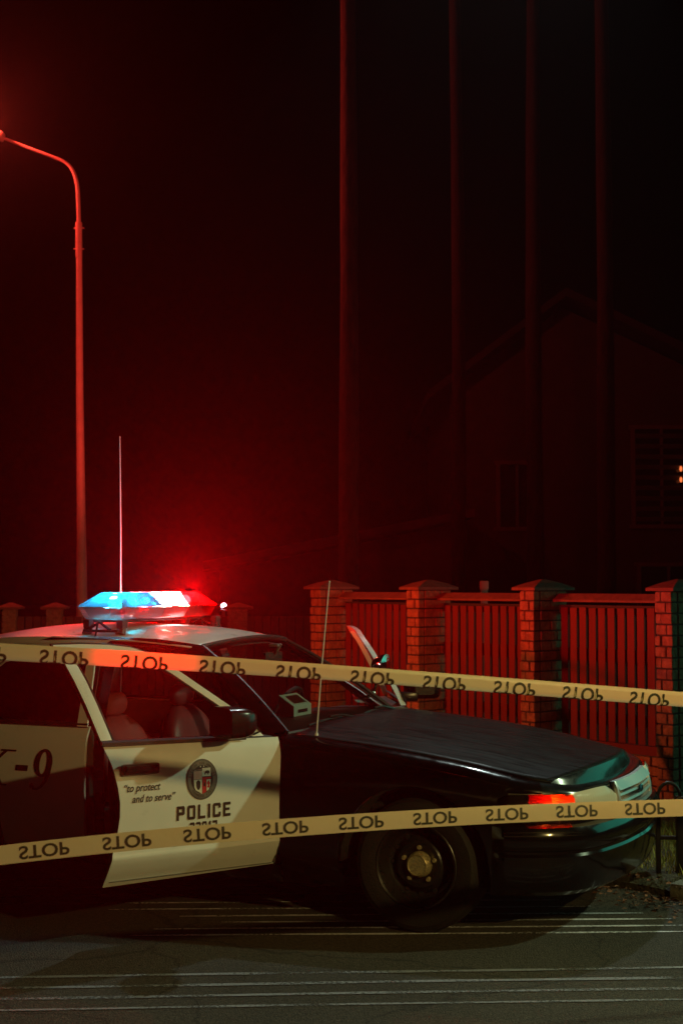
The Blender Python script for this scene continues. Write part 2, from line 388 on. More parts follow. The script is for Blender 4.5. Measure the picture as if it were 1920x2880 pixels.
def fender_mb():
    b = MB(); rows = []
    xs = sorted(set([-.655+.03*k for k in range(0, 42)] + [WX-ARCH+1e-4, WX+ARCH-1e-4, WX-ARCH-1e-4, WX+ARCH+1e-4]))
    xs = [x for x in xs if x <= .56] + [.56]
    for x in xs:
        zt = ztop(x); y = smooth_tab(PL, x)
        zb = arch_z(x, WX, .20 if x < WX else .24); row = []
        n = 16
        row.append(Vector((x, -(y+flank(x, zb, zt)-.035), zb+.004)))
        for k in range(n+1):
            z = lerp(zb, zt-.05, (k/n)); row.append(Vector((x, -(y+flank(x, z, zt)), z)))
        for k in range(1, 7):
            a = k/6*math.pi/2; row.append(Vector((x, -(y-.018-.082*(1-math.cos(a))), zt-.05+.05*math.sin(a))))
        rows.append(row)
    b.grid(rows); return b
fr_ = fender_mb()
fr_.build("fender", M['black'], car); fr_.mirrored().build("fender", M['black'], car)
# wheel arch liners
al = MB(); rows = []
for k in range(17):
    a = math.pi*k/16; rows.append([(WX+ARCH*math.cos(a)*.99, y, WZ-.12*0+ARCH*math.sin(a)*.99) for y in (-.93, -.60, -.55)])
al.grid(rows); 
al.build("wheel_arch_liner", M['dark'], car, solid=.01); al.mirrored().build("wheel_arch_liner", M['dark'], car, solid=.01)

# hood
def bulge(x): return smooth_tab([(-.66, 0), (.2, .0), (.5, .06), (.724, .15)], x)
hb = MB(); rows = []
hx = [-.63+.06*k for k in range(0, 23)]; hx = [x for x in hx if x < .70]+[.724]
for x in hx:
    ye = smooth_tab(PL, x)-.104; zt = ztop(x); row = []
    for k in range(25):
        v = -1+2*k/24; y = v*ye
        ridge = 0.006*math.exp(-((abs(v)-.62)/.06)**2)
        row.append((x+bulge(x)*(1-v*v), y, zt+.001*(1-max(0,(x-.5)/.224))+.036*(1-abs(v)**2.2)+ridge*(1-max(0,(x-.5)/.224))))
    rows.append(row)
hb.grid(rows)
hoodm = mat("dusty_black_hood", (0.005, 0.007, 0.006), 0.42, coat=0.0, rvar=0.12, vscale=7, var=0.7, stretch=(0.6, 5.0, 1.0), spec=.07)
ho = hb.build("hood", hoodm, car); md = ho.modifiers.new("thickness", "SOLIDIFY"); md.thickness = .012; md.offset = -1
# header panel above the lamps
hd = MB(); g = 26; i0 = ix(.724)
edge = []
for k in range(g+1):
    v = -1+2*k/g; i = int(round(lerp(NP-1, i0, abs(v)))); q = wp(i, -.10, ztop(dense[i][0])); y = -abs(q.y)*1 if v < 0 else abs(q.y)
    edge.append((q.x, y, q.z, i))
rows = [[], []]
rr = []
for k in range(g+1):
    v = -1+2*k/g; ye = smooth_tab(PL, .724)-.104
    c0 = Vector((.724+.003+bulge(.724)*(1-v*v), v*ye, ztop(.724)+.036*(1-abs(v)**2.2)))
    i = edge[k][3]; sg = -1 if v < 0 else 1; row = [c0]
    c1 = Vector(edge[k][:3])
    for t in (.33, .66): 
        p = c0.lerp(c1, t); p.z += .006*math.sin(math.pi*t); row.append(p)
    row.append(c1)
    x, y = dense[i]; zt = ztop(x)
    for a in (75, 60, 45, 30, 15, 0):
        aa = R(a); ins = .018+.082*(1-math.cos(aa)); q = wp(i, -ins, zt-.05+.05*math.sin(aa)); q.y = sg*abs(q.y); row.append(q)
    q = wp(i, -.016, .736); q.z = min(q.z, row[-1].z-.002); q.y = sg*abs(q.y); row.append(q)
    rr.append(row)
hd.grid(rr); hd.build("header_panel", mat("black_header_paint", (.005, .008, .008), .22, coat=.3, rvar=.06, vscale=8), car)
# side part of the header between fender end and panel start
for sg in (1, -1):
    b = MB(); rows = []
    for i in range(ix(.552), i0+1):
        x = dense[i][0]; zt = ztop(x); row = []
        for a in (90, 75, 60, 45, 30, 15, 0):
            aa = R(a); row.append(wp(i, -(.018+.082*(1-math.cos(aa))), zt-.05+.05*math.sin(aa)))
        row.append(wp(i, -.012, .736)); rows.append(row)
    b.grid(rows)
    (b if sg == 1 else b.mirrored()).build("fender_tip", M['black'], car)
# nose carrier behind the lamps
b = MB(); rows = []
ids = list(range(ix(.50), NP))
full = [(i, 1) for i in ids] + [(i, -1) for i in reversed(ids[:-1])]
for i, sg in full:
    row = []
    for z in (.24, .40, .56, .735):
        q = wp(i, -.045, z); q.y *= sg; row.append(q)
    rows.append(row)
b.grid(rows); b.build("nose_carrier", M['dark'], car)
# bumper with ribs
BPROF = [(.235, -.10), (.236, -.02), (.26, .015), (.30, .030), (.35, .039), (.40, .044), (.43, .045), (.443, .037), (.456, .037), (.468, .048), (.495, .057), (.525, .057), (.550, .051), (.570, .040), (.585, -.03)]
b = MB(); rows = []
ids = list(range(ix(.478), NP)); full = [(i, 1) for i in ids] + [(i, -1) for i in reversed(ids[:-1])]
for n_, (i, sg) in enumerate(full):
    f = min(1, n_/6, (len(full)-1-n_)/6); row = []
    for z, off in BPROF:
        q = wp(i, off*f-.004*(1-f), z+.0); q.y *= sg; row.append(q)
    rows.append(row)
b.grid(rows); bumper = b.build("front_bumper", M['black'], car)
# lamps
def lamp_patch(xa, xb_i, zlo, zhi, off, ya=None):
    bb = MB(); rows = []
    for i in range(xa, xb_i+1):
        x = dense[i][0]; row = []
        for k in range(7):
            t = k/6; z = lerp(zlo(i), zhi(i), t); o = off - .022*(abs(2*t-1)**4); row.append(wp(i, o, z))
        rows.append(row)
    bb.grid(rows)
    for e in (rows[0], rows[-1]): # end returns
        bb.grid([e, [Vector((p.x-.03, p.y*.965, p.z)) for p in e]])
    return bb
i_m0, i_m1, i_a1, i_c1 = ix(.515), ix(.665), ix(.850), min(range(NP), key=lambda k: abs(dense[k][1]-.385))
zlo = lambda i: .597
zhm = lambda i: .725 - .012*(1-min(1, (i-i_m0)/3)) ; zh = lambda i: .724
zhc = lambda i: .724+.010*math.sin(math.pi*min(1, (i-i_a1)/max(1, i_c1-i_a1)))-.030*max(0, (i-i_a1)/(i_c1-i_a1)-.75)/.25
for sg in (1, -1):
    def place(mb, nm, m_, lab=None):
        mb = mb if sg == 1 else mb.mirrored(); return mb.build(nm, m_, car, label=lab)
    place(lamp_patch(i_m0, i_m1, zlo, zhm, .004), "side_marker", M['marker'])
    i_mid = (i_m1+i_a1)//2
    ts = place(lamp_patch(i_m1, i_mid, zlo, zh, .004), "turn_signal", lens_mat("red_amber_lens", (1.0, .05, .01), (1.0, .045, .010), body=.55))
    place(lamp_patch(i_mid, i_a1, zlo, zh, .005), "turn_signal", lens_mat("amber_lens", (1.0, .22, .04), (1.0, .20, .04), body=.6), "orange inner turn signal lens")
    place(lamp_patch(i_a1, i_c1, zlo, zhc, .004), "headlight", M['lampglass'])
    rf = MB(); rows = []
    for i in range(i_m0, i_c1+1): rows.append([tuple(wp(i, -.035, z)*1) for z in (.60, .66, .725)])
    rf.grid(rows); place(rf, "lamp_reflector", mat("lamp_reflector", (.55, .54, .5), .25, metal=.8, bump=.4, bscale=40))
    q = wp((i_m1+i_a1)//2, -.018, .655); q.y *= sg
    bl = MB().sphere(q, .012).build("signal_bulb", emit_mat("amber_bulb", (1.0, .10, .01), 60 if sg == 1 else 10), ts)
    if sg == 1:
        lamp("turn_signal_light", 'POINT', from_car(q.x-.0, q.y, .665), 2.2, (1, .10, .015), size=.012)

# grille
b = MB(); gi = [i for i in range(NP) if dense[i][1] <= .375]
def gp(i, sg, off, z): q = wp(i, off, z); q.y *= sg; return q
full = [(i, 1) for i in gi]+[(i, -1) for i in reversed(gi[:-1])]
def band(z0, z1, o0, o1, th=.02):
    rows = []
    for i, sg in full: rows.append([gp(i, sg, o0-th, z0), gp(i, sg, o0, z0), gp(i, sg, o1, z1), gp(i, sg, o1-th, z1)])
    b.grid(rows, close_v=True)
band(.695, .737, .014, -.022); band(.585, .605, .022, .020)
band(.664, .676, .010, .006); band(.628, .641, .016, .012)
for e in (0, -1):
    i, sg = full[e]
    b.tube([gp(i, sg, .010, .59), gp(i, sg, .004, .64), gp(i, sg, -.010, .70), gp(i, sg, -.024, .735)], [.014, .016, .018, .014], 8)
for k in range(2, len(full)-2):
    for t in (.0, .5):
        i, sg = full[k]; p0 = gp(i, sg, .002, .605); p1 = gp(i, sg, -.004, .695)
        if k % 1 == 0 and t == 0: b.tube([p0, p1], .0022, 5, caps=False)
gb = MB(); gb.grid([[gp(i, sg, -.012, z) for z in (.59, .65, .715)] for i, sg in full])
grille = b.build("grille", mat("satin_grille_chrome", (.50, .52, .52), .42, metal=.75, rvar=.08), car)
gb.build('grille_backing', M['dark'], grille)
MB().lathe([(.0, .012), (.02, .011), (.027, .006), (.028, 0)], Matrix.Translation((1.008, 0, .664)) @ Matrix.Rotation(R(90), 4, 'Y') @ Matrix.Diagonal((.75, 1.25, 1, 1)), 24).build("emblem", mat("blue_badge", (.02, .10, .16), .2, metal=.4, coat=1), grille)

# underbody / floor / rockers
b = MB(); b.box((-1.70, 0, .27), (4.6, 1.62, .06)); b.box((.45, 0, .30), (.9, 1.1, .10)); b.box((-.2, 0, .55), (.06, 1.5, .55))
b.build("underbody", M['dark'], car)
for sg in (1, -1):
    b = MB(); rows = []
    for x in (-2.43, -1.86, -1.3, -.66):
        rows.append([(x, -sg*.86, .22), (x, -sg*.915, .20), (x, -sg*.935, .24), (x, -sg*.925, .285), (x, -sg*.86, .33), (x, -sg*.78, .34)])
    b.grid(rows); b.build("rocker_panel", M['black'], car)
b = MB(); b.box((-1.6, 0, .335), (2.6, 1.55, .02)); b.build("cabin_floor", mat("floor_carpet", (.03, .028, .028), .95), car)

# windshield, pillars, cowl, roof
def ws(u, v):
    b0 = Vector((-.615-.10*v*v, .758*v, .965-.016*v*v)); t0 = Vector((-1.30-.066*v*v, .535*v, 1.425-.035*v*v))
    p = b0.lerp(t0, u); k = math.sin(math.pi*u)*.022; return p + Vector((.55*k, 0, .83*k))
b = MB(); b.grid([[ws(u/12, -1+v/10) for v in range(21)] for u in range(13)]); b.build("windshield", M['glass'], car)
b = MB()
b.tube([ws(1, -1+k/10)+Vector((.004, 0, .006)) for k in range(21)], .013, 6)
b.tube([ws(0, -1+k/10)+Vector((.0, 0, .0)) for k in range(21)], .010, 6)
for sg in (-1, 1): b.tube([ws(u/10, sg)+Vector((0, 0, .006)) for u in range(11)], .012, 6)
b.build("windshield_trim", M['trim'], car)
b = MB(); rows = []
for k in range(17):
    v = -1+k/8; p = ws(0, v); rows.append([(p.x+.0, p.y, p.z-.012), (p.x+.05, p.y*1.01, p.z-.018), (-.60, p.y*1.03, .945+.034*(1-abs(v)**2.2))])
b.grid(rows); b.build("cowl", M['trim'], car)
for sg in (1, -1):
    b = MB(); rows = []
    for u in range(13):
        t = u/12; e = ws(t, -1.0); out = Vector((-.10*(1-t*.35), -.055, -.004)); 
        rows.append([e+Vector((.012, -.004, -.012)), e+Vector((.008, -.012, .012)), e+Vector((-.03, -.035, .014)), e+out+Vector((.02, 0, .0)), e+out+Vector((-.01, .02, -.03)), e+Vector((-.03, .03, -.04))])
    e = rows[-1]
    for k, (x, dy, z) in enumerate(((-1.60, -.055, 1.415), (-1.9, -.085, 1.425), (-2.3, -.09, 1.42), (-2.65, -.06, 1.385))):
        dx = x-e[0].x; rows.append([Vector((x-.0*k, p.y+dy, z+(p.z-e[0].z)*.8)) for p in e])
    b.grid(rows, close_v=True); (b if sg == 1 else b.mirrored()).build("roof_pillar", M['black'], car)
RW = [(-2.95, .585), (-2.6, .645), (-2.0, .665), (-1.6, .63), (-1.35, .575), (-1.30, .55)]
RZ = [(-2.95, 1.395), (-2.6, 1.430), (-2.2, 1.437), (-1.9, 1.434), (-1.6, 1.42), (-1.35, 1.395), (-1.30, 1.388)]
RC = [(-2.95, 1.440), (-2.6, 1.489), (-2.2, 1.502), (-1.9, 1.494), (-1.6, 1.47), (-1.38, 1.436), (-1.30, 1.425)]
b = MB(); rows = []
for k in range(29):
    x = lerp(-2.95, -1.30, k/28); w = smooth_tab(RW, x); zr = smooth_tab(RZ, x); zc = smooth_tab(RC, x); row = []
    for j in range(-12, 13):
        v = j/12; xx = x - .066*v*v*max(0, (x+1.7)/.4) if x > -1.7 else x
        row.append((xx, v*w, zr+(zc-zr)*(1-abs(v)**2.4)))
    fd = .045 if x < -1.93 else .010
    row = [(row[0][0], row[0][1]-.012, row[0][2]-fd), (row[0][0], row[0][1]-.010, row[0][2]-fd*.4)]+row+[(row[-1][0], row[-1][1]+.010, row[-1][2]-fd*.4), (row[-1][0], row[-1][1]+.012, row[-1][2]-fd)]
    rows.append(row)
b.grid(rows); b.build("roof", M['white'], car, solid=.006)
b = MB(); b.grid([[(p[0], p[1]*.97, p[2]-.035) for p in r[2:-2]] for r in rows]); b.build("headliner", M['headliner'], car)

# B pillars
for sg in (1, -1):
    b = MB(); rows = []
    for t in range(7):
        u = t/6; x = lerp(-1.84, -1.93, u); y = lerp(-.90, -.66, max(0, (u-.5)/.5) if u > .5 else 0) if True else 0; z = lerp(.25, 1.41, u)
        y = smooth_tab([(.2, -.90), (.95, -.905), (1.42, -.655)], z); x = -1.83 if z < .95 else lerp(-1.83, -1.90, (z-.95)/.46)
        rows.append([(x, y, z), (x, y+.10, z), (x-.12, y+.10, z), (x-.12, y, z)])
    b.grid(rows, close_v=True); (b if sg == 1 else b.mirrored()).build("door_pillar", M['black'], car, smooth=20)

# rear body: rear doors, quarters, trunk, rear glass (most of it lies left of the frame)
def rflank(z): return -smooth_tab([(.2, .06), (.28, .03), (.36, .006), (.42, -.004), (.46, 0), (.7, -.004), (.85, .006), (.93, .03), (.955, .05)], z)
PR = [(-4.42, .72), (-4.2, .86), (-3.8, .925), (-3.2, .955), (-2.5, .963), (-1.84, .965)]
RWX = WX-2.90
def rear_rows(xs, zt, arch=False):
    rows = []
    for x in xs:
        y = smooth_tab(PR, x); zb = arch_z(x, RWX, .26) if arch else .275
        zz = [lerp(zb, zt(x), k/14) for k in range(15)]
        rows.append([(x, -(y+rflank(z)*1.0), z) for z in zz])
    return rows
rdoors = []
for sg in (1, -1):
    b = MB(); xs = [lerp(-1.862, -2.42, k/10) for k in range(11)]
    rows = rear_rows(xs, lambda x: .955); b.grid(rows)
    # folded front edge
    b.grid([rows[0], [(x-.004, y+.02, z) for x, y, z in rows[0]], [(x-.02, y+.05, z) for x, y, z in rows[0]]])
    tb = MB(); tb.grid([[(x, -(smooth_tab(PR, x)-dy), z) for dy, z in ((.075, .30), (.085, .60), (.075, .80), (.065, .945))] for x in (-1.90, -2.2, -2.5)])
    tb.grid([[(x, -(smooth_tab(PR, x)-dy), z) for dy, z in ((.085, .72), (.075, .80), (.065, .945))] for x in (-2.5, -2.7, -2.86)])
    # rear part cut back above the wheel arch
    xs2 = [lerp(-2.42, -2.88, k/12) for k in range(13)]
    rr2 = []
    for x in xs2:
        y = smooth_tab(PR, x); zb = arch_z(x, RWX, .275)
        rr2.append([(x, -(y+rflank(lerp(zb, .955, k/14))), lerp(zb, .955, k/14)) for k in range(15)])
    b.grid(rr2)
    d = (b if sg == 1 else b.mirrored()).build("rear_door", M['white'], car); rdoors.append(d); (tb if sg == 1 else tb.mirrored()).build('inner_trim', M['plastic'], d)
    b = MB()
    top = [(-1.868, -.925, .955), (-1.885, -.88, 1.05), (-1.915, -.80, 1.22), (-1.955, -.705, 1.385), (-2.10, -.695, 1.405), (-2.40, -.69, 1.395), (-2.65, -.69, 1.34), (-2.82, -.75, 1.20), (-2.90, -.88, .98)]
    inn = [(-1.935, -.925, .955), (-1.948, -.88, 1.05), (-1.97, -.81, 1.20), (-2.00, -.73, 1.335), (-2.12, -.715, 1.365), (-2.40, -.71, 1.355), (-2.60, -.72, 1.30), (-2.75, -.78, 1.17), (-2.82, -.88, .98)]
    b.grid([[Vector(p) for p in top], [Vector(p)+Vector((0, -.012, 0)) for p in top], [Vector(p)+Vector((0, -.012, 0)) for p in inn], [Vector(p) for p in inn]], close_u=True)
    (b if sg == 1 else b.mirrored()).build("window_frame", M['white'] if True else M['black'], d)
    b = MB(); b.add([Vector(p)+Vector((0, .006, 0)) for p in inn], [list(range(len(inn)))])
    (b if sg == 1 else b.mirrored()).build("window_glass", M['dglass'], d)
    b = MB(); b.grid([[(x, -(smooth_tab(PR, x)-.042)+dy, z) for x in (-1.865, -2.2, -2.5, -2.85)] for dy, z in ((0, .948), (-.012, .952), (-.010, .972), (.02, .975))])
    (b if sg == 1 else b.mirrored()).build("belt_moulding", M['trim'], d)
    b = MB(); b.bbox((-2.0, -.978, .84), (.19, .03, .05), .012); b.bbox((-2.0, -.966, .84), (.14, .02, .03), .005)
    if sg == -1: b.mirrored().build("door_handle", M['bchrome'], d)
    # quarter panel
    b = MB(); xs = [lerp(-2.885, -4.42, k/36) for k in range(37)]
    rows = rear_rows(xs, lambda x: smooth_tab([(-4.42, .93), (-3.6, .96), (-2.88, .965)], x), True)
    rows = [r+[(r[-1][0], r[-1][1]+.03, r[-1][2]+.02), (r[-1][0], r[-1][1]+.10, r[-1][2]+.032)] for r in rows]
    b.grid(rows); (b if sg == 1 else b.mirrored()).build("quarter_panel", M['black'], car)
    b = MB(); b.add([(-2.90, -.86, .97), (-2.66, -.66, 1.36), (-2.92, -.58, 1.36), (-3.42, -.80, .985)], [(0, 1, 2, 3)])
    (b if sg == 1 else b.mirrored()).build("rear_pillar", M['white'], car, solid=.02)
    b = MB(); b.bbox((-4.36, -sg*.62, .74), (.06, .34, .20), .02); b.build("tail_light", mat("tail_light_red", (.25, .01, .01), .15, coat=1), car)
    b = MB(); rows = []
    for k in range(17):
        a = math.pi*k/16; rows.append([(RWX+ARCH*math.cos(a)*.99, y, WZ+ARCH*math.sin(a)*.99) for y in (-.92, -.60, -.55)])
    b.grid(rows); (b if sg == 1 else b.mirrored()).build("wheel_arch_liner", M['dark'], car, solid=.01)
b = MB(); b.grid([[(x, v*(smooth_tab(PR, x)-.10), z+.03*(1-v*v)) for v in (-1, -.6, -.2, .2, .6, 1)] for x, z in ((-3.40, .995), (-3.8, .99), (-4.2, .965), (-4.40, .93))])
b.build("trunk_lid", M['black'], car, solid=.01)
b = MB(); b.box((-4.40, 0, .74), (.04, 1.36, .36)); b.build("tail_panel", M['black'], car)
b = MB(); b.bbox((-4.44, 0, .45), (.14, 1.62, .26), .05); b.build("rear_bumper", M['black'], car)
b = MB(); b.grid([[(lerp(-2.93, -3.40, u/6)-.0, v*lerp(.56, .74, u/6), lerp(1.37, .99, u/6)+.03*math.sin(math.pi*u/6)) for v in (-1, -.5, 0, .5, 1)] for u in range(7)])
b.build("rear_window", M['dglass'], car)

# lettering on the rear door: K-9
def on_rear(v):  # (x, z) -> skin
    return Vector((v.x, -(smooth_tab(PR, v.x)+rflank(v.y)+.0035), v.y))
def poly(b, pts): b.add([(x, y, 0) for x, y in pts], [list(range(len(pts)))])
b = MB()
k9 = MB()
SH = .26
def sh(x, y): return (x+SH*(y-.0), y)
# K (unit height 1), italic serif
def P(pts): poly(k9, [sh(*p) for p in pts])
P([(.10, .05), (.28, .05), (.28, .95), (.10, .95)]); P([(.0, 0), (.38, 0), (.38, .05), (.0, .05)]); P([(.0, .95), (.38, .95), (.38, 1), (.0, 1)])
P([(.28, .36), (.70, .95), (.60, .95), (.28, .50)]); P([(.52, .95), (.92, .95), (.92, 1), (.52, 1)])
P([(.36, .50), (.46, .58), (.80, .05), (.58, .05)]); P([(.50, 0), (.92, 0), (.92, .05), (.50, .05)])
K = MB(); K.v = list(k9.v); K.f = list(k9.f); K.m = list(k9.m)
for v_, f_ in ((K.v, K.f),): b.add([(-2.632+x*.265*1.0, .605+y*.205, 0) for x, y, z in v_], f_)
b.add([(-2.325, .695, 0), (-2.242, .695, 0), (-2.236, .727, 0), (-2.319, .727, 0)], [(0, 1, 2, 3)])
# 9: bowl with thick and thin strokes plus a tail
n9 = 28; ro = []; ri = []
for k in range(n9):
    a = 2*math.pi*k/n9
    ro.append((.50+.36*math.cos(a), .66+.34*math.sin(a))); ri.append((.50+.14*math.cos(a), .66+.27*math.sin(a)))
nine = MB(); nine.grid([[(x, y, 0) for x, y in ro], [(x, y, 0) for x, y in ri]], close_v=True)
to = [(.86, .62), (.83, .40), (.74, .22), (.58, .07), (.40, .0), (.22, .0), (.16, .06)]; ti = [(.69, .60), (.68, .42), (.60, .25), (.48, .11), (.38, .055), (.28, .06), (.24, .12)]
nine.grid([[(x, y, 0.0004) for x, y in to], [(x, y, 0.0004) for x, y in ti]]); nine.add([(.15+.07*math.cos(a*.6), .10+.075*math.sin(a*.6), .0002) for a in range(10)], [list(range(10))])
b.add([(-2.243+(x+.20*y)*.172,   .592+y*.232, z) for x, y, z in nine.v], nine.f)
def on_rear3(v): q = on_rear(v); q.y -= v.z; return q
b.mapped(on_rear3).build("lettering", M['letter'], rdoors[0], smooth=0, fix=False)

# ------------------------------------------------------------------ front doors (swung open on their hinges)
HX, HY = -.655, -.955
NPF = [(.27, .085), (.30, .066), (.345, .032), (.40, .0), (.42, -.008), (.445, -.002), (.6, -.004), (.75, -.004), (.85, .002), (.92, .016), (.965, .040)]
def dn(z): return smooth_tab(NPF, z)
EDG = [(.27, .958), (.42, .947), (.57, .914), (.68, .906), (.84, .938), (.965, .985)]
def dbelt(s): return lerp(.952, .968, s)
def dbot(s): return lerp(.290, .272, s)
def dp(s, z, n): return Vector((-s, n, z))   # door-local: hinge at origin, closed door along -x
def door_parts(sg):
    ang = R(57) if sg == 1 else -R(60)
    fl = (lambda mb: mb) if sg == 1 else (lambda mb: mb.mirrored())
    b = MB(); rows = []
    zs = [.0, .03, .07, .11, .16, .20, .214, .228, .245, .30, .40, .5, .6, .7, .8, .86, .92, .96, 1.0]
    for k in range(25):
        t = k/24; row = []
        for q in zs:
            z0 = lerp(dbot(t), dbelt(t), q); s = t*smooth_tab(EDG, z0) if t > .02 else 0.0
            row.append(dp(s, z0, dn(z0)))
        rows.append(row)
    b.grid(rows)
    # hem fold round the rear edge and along the bottom
    b.grid([rows[-1], [p+Vector((.002, .008, 0)) for p in rows[-1]], [p+Vector((.018, .014, 0)) for p in rows[-1]]])
    b.grid([[r[0] for r in rows], [r[0]+Vector((0, .012, .0)) for r in rows]])
    d = fl(b).build("front_door", M['white'], car, loc=(HX, HY*sg, 0), rot=(0, 0, ang))
    # inner shell: end face with latch recesses, inner trim
    b = MB(); zz = [lerp(.30, .955, k/20) for k in range(21)]
    cut = [(.30, .0), (.42, .0), (.50, .012), (.56, .035), (.60, .04), (.70, .015), (.76, .03), (.84, .0), (.955, -.01)]
    rows = []
    for z in zz:
        s = smooth_tab(EDG, z)-.018; n0 = dn(z)+.014; c_ = smooth_tab(cut, z)
        rows.append([dp(s, z, n0), dp(s-.002, z, n0+.03), dp(s-.004, z, n0+.05+c_), dp(s-.035, z, n0+.07+c_), dp(s-.035, z, .15)])
    b.grid(rows)
    b.grid([[dp(s, .955, n) for s in (.02, .5, .95)] for n in (.045, .15)])
    b.grid([[dp(s, .30, n) for s in (.02, .5, .93)] for n in (.052, .15)])
    b.grid([[dp(.015, z, n) for z in zz] for n in (.03, .15)])
    fl(b).build("door_edge", mat("bare_door_jamb", (.10, .115, .10), .4, coat=.3, var=.2, vscale=25), d)
    b = MB(); b.grid([[dp(s, z, .155+.015*math.sin(z*9)) for z in zz] for s in (.015, .3, .6, .895)])
    b.bbox(dp(.45, .62, .19), (.55, .06, .09), .02); fl(b).build("inner_trim", M['plastic'], d)
    for z in (.50, .58, .70, .80):
        fl(MB().lathe([(.0, .002), (.012, .002), (.014, .0)], Matrix.Translation(dp(smooth_tab(EDG, z)-.03, z, dn(z)+.09)) @ Matrix.Rotation(R(-90), 4, 'Y'), 12)).build("edge_plug", M['dark'], d)
    fl(MB().bbox(dp(smooth_tab(EDG, .64)-.02, .64, .075), (.02, .03, .10), .005)).build("door_latch", M['dark'], d)
    # window frame
    out = [(.985, .965, .036), (1.006, 1.034, .06), (1.038, 1.157, .12), (1.075, 1.27, .175), (1.108, 1.356, .22), (1.150, 1.448, .278), (1.0, 1.449, .276), (.853, 1.442, .27), (.738, 1.427, .26), (.608, 1.384, .245), (.52, 1.322, .21), (.40, 1.232, .165), (.244, 1.115, .10), (.137, 1.018, .06), (.085, .962, .040)]
    inn = [(.925, .965, .040), (.945, 1.034, .066), (.978, 1.157, .125), (1.013, 1.27, .18), (1.040, 1.340, .218), (1.055, 1.378, .25), (.985, 1.389, .255), (.853, 1.390, .252), (.738, 1.380, .243), (.618, 1.343, .228), (.535, 1.290, .198), (.412, 1.200, .155), (.270, 1.095, .098), (.190, 1.018, .062), (.150, .962, .042)]
    b = MB(); O = [dp(*p) for p in out]; I = [dp(*p) for p in inn]
    if sg == -1: I = [o_.lerp(i_, .5) for o_, i_ in zip(O, I)]
    b = MB(); w_ = Vector((0, .028, 0)); e_ = Vector((0, -.006, 0))
    b.grid([O, [p+e_ for p in O], [p.lerp(q, .5)+e_*1.5 for p, q in zip(O, I)], [p+e_ for p in I], I, [p+w_ for p in I], [p+w_ for p in O]], close_u=True)
    fl(b).build("window_frame", M['white'], d, smooth=40)
    b = MB(); b.tube([p+Vector((0, .004, -.0)) + (p-q).normalized()*.006 for p, q in zip(I, O)], .008, 6); b.tube([p+w_*.8 for p in O], .008, 6)
    if sg == 1: fl(b).build("window_seal", M['trim'], d)
    # belt strip
    b = MB(); b.grid([[dp(s, dbelt(s)+dz, n+.026) for s in (.995, .7, .4, .20)] for dz, n in ((-.006, -.006), (-.004, -.014), (.012, -.014), (.020, -.006), (.022, .02))])
    fl(b).build("belt_moulding", M['trim'], d)
    # chrome edged quarter light by the mirror
    tri = [dp(.40, .985, .038), dp(.34, .982, .035), dp(.14, .975, .035), dp(.105, .985, .036), dp(.125, 1.012, .045), dp(.225, 1.085, .078)]
    b = MB(); b.tube(tri, .007, 6); fl(b).build("quarter_light_trim", M['bchrome'], d)
    b = MB(); b.add([p+Vector((0, .006, 0)) for p in tri], [list(range(len(tri)))]); fl(b).build("quarter_light", M['dglass'], d)
    # mirror
    b = MB(); rows = []
    for k in range(9):
        u = k/8; sc = (1-.45*(u**4)) ; s0 = .255-.02*u; x0 = lerp(-.42, -.42+.17, u)
        rows.append([Vector((x0, -.120+.120*sc*math.copysign(abs(math.cos(a))**.4, math.cos(a)), 1.058+.078*sc*math.copysign(abs(math.sin(a))**.4, math.sin(a)))) for a in [j*2*math.pi/20 for j in range(20)]])
    b.grid(rows, close_v=True); b.f.append([len(b.v)-20+j for j in range(20)]); b.m.append(0)
    b.bbox((-.27, -.01, 1.005), (.10, .12, .06), .014)
    mi = fl(b).build("side_mirror", mat("gloss_black_mirror", (.005, .005, .005), .25, coat=.1), d)
    b = MB(); b.add([rows[0][j]+Vector((-.001, 0, 0)) for j in range(20)], [list(range(20))]); fl(b).build("mirror_glass", mat("mirror_silver", (.6, .62, .62), .03, metal=1), mi)
    # handle
    b = MB(); b.bbox((-.807, -.016, .846), (.20, .034, .056), .014); b.bbox((-.807, -.036, .852), (.17, .014, .030), .006)
    fl(b).build("door_handle", M['bchrome'], d)
    return d
doorR = door_parts(1); doorL = door_parts(-1)

def on_door(s_of, lift=.0035):
    def f(v):
        s = s_of(v.x); z = v.y; return Vector((-s, dn(z)-lift-v.z, z))
    return f
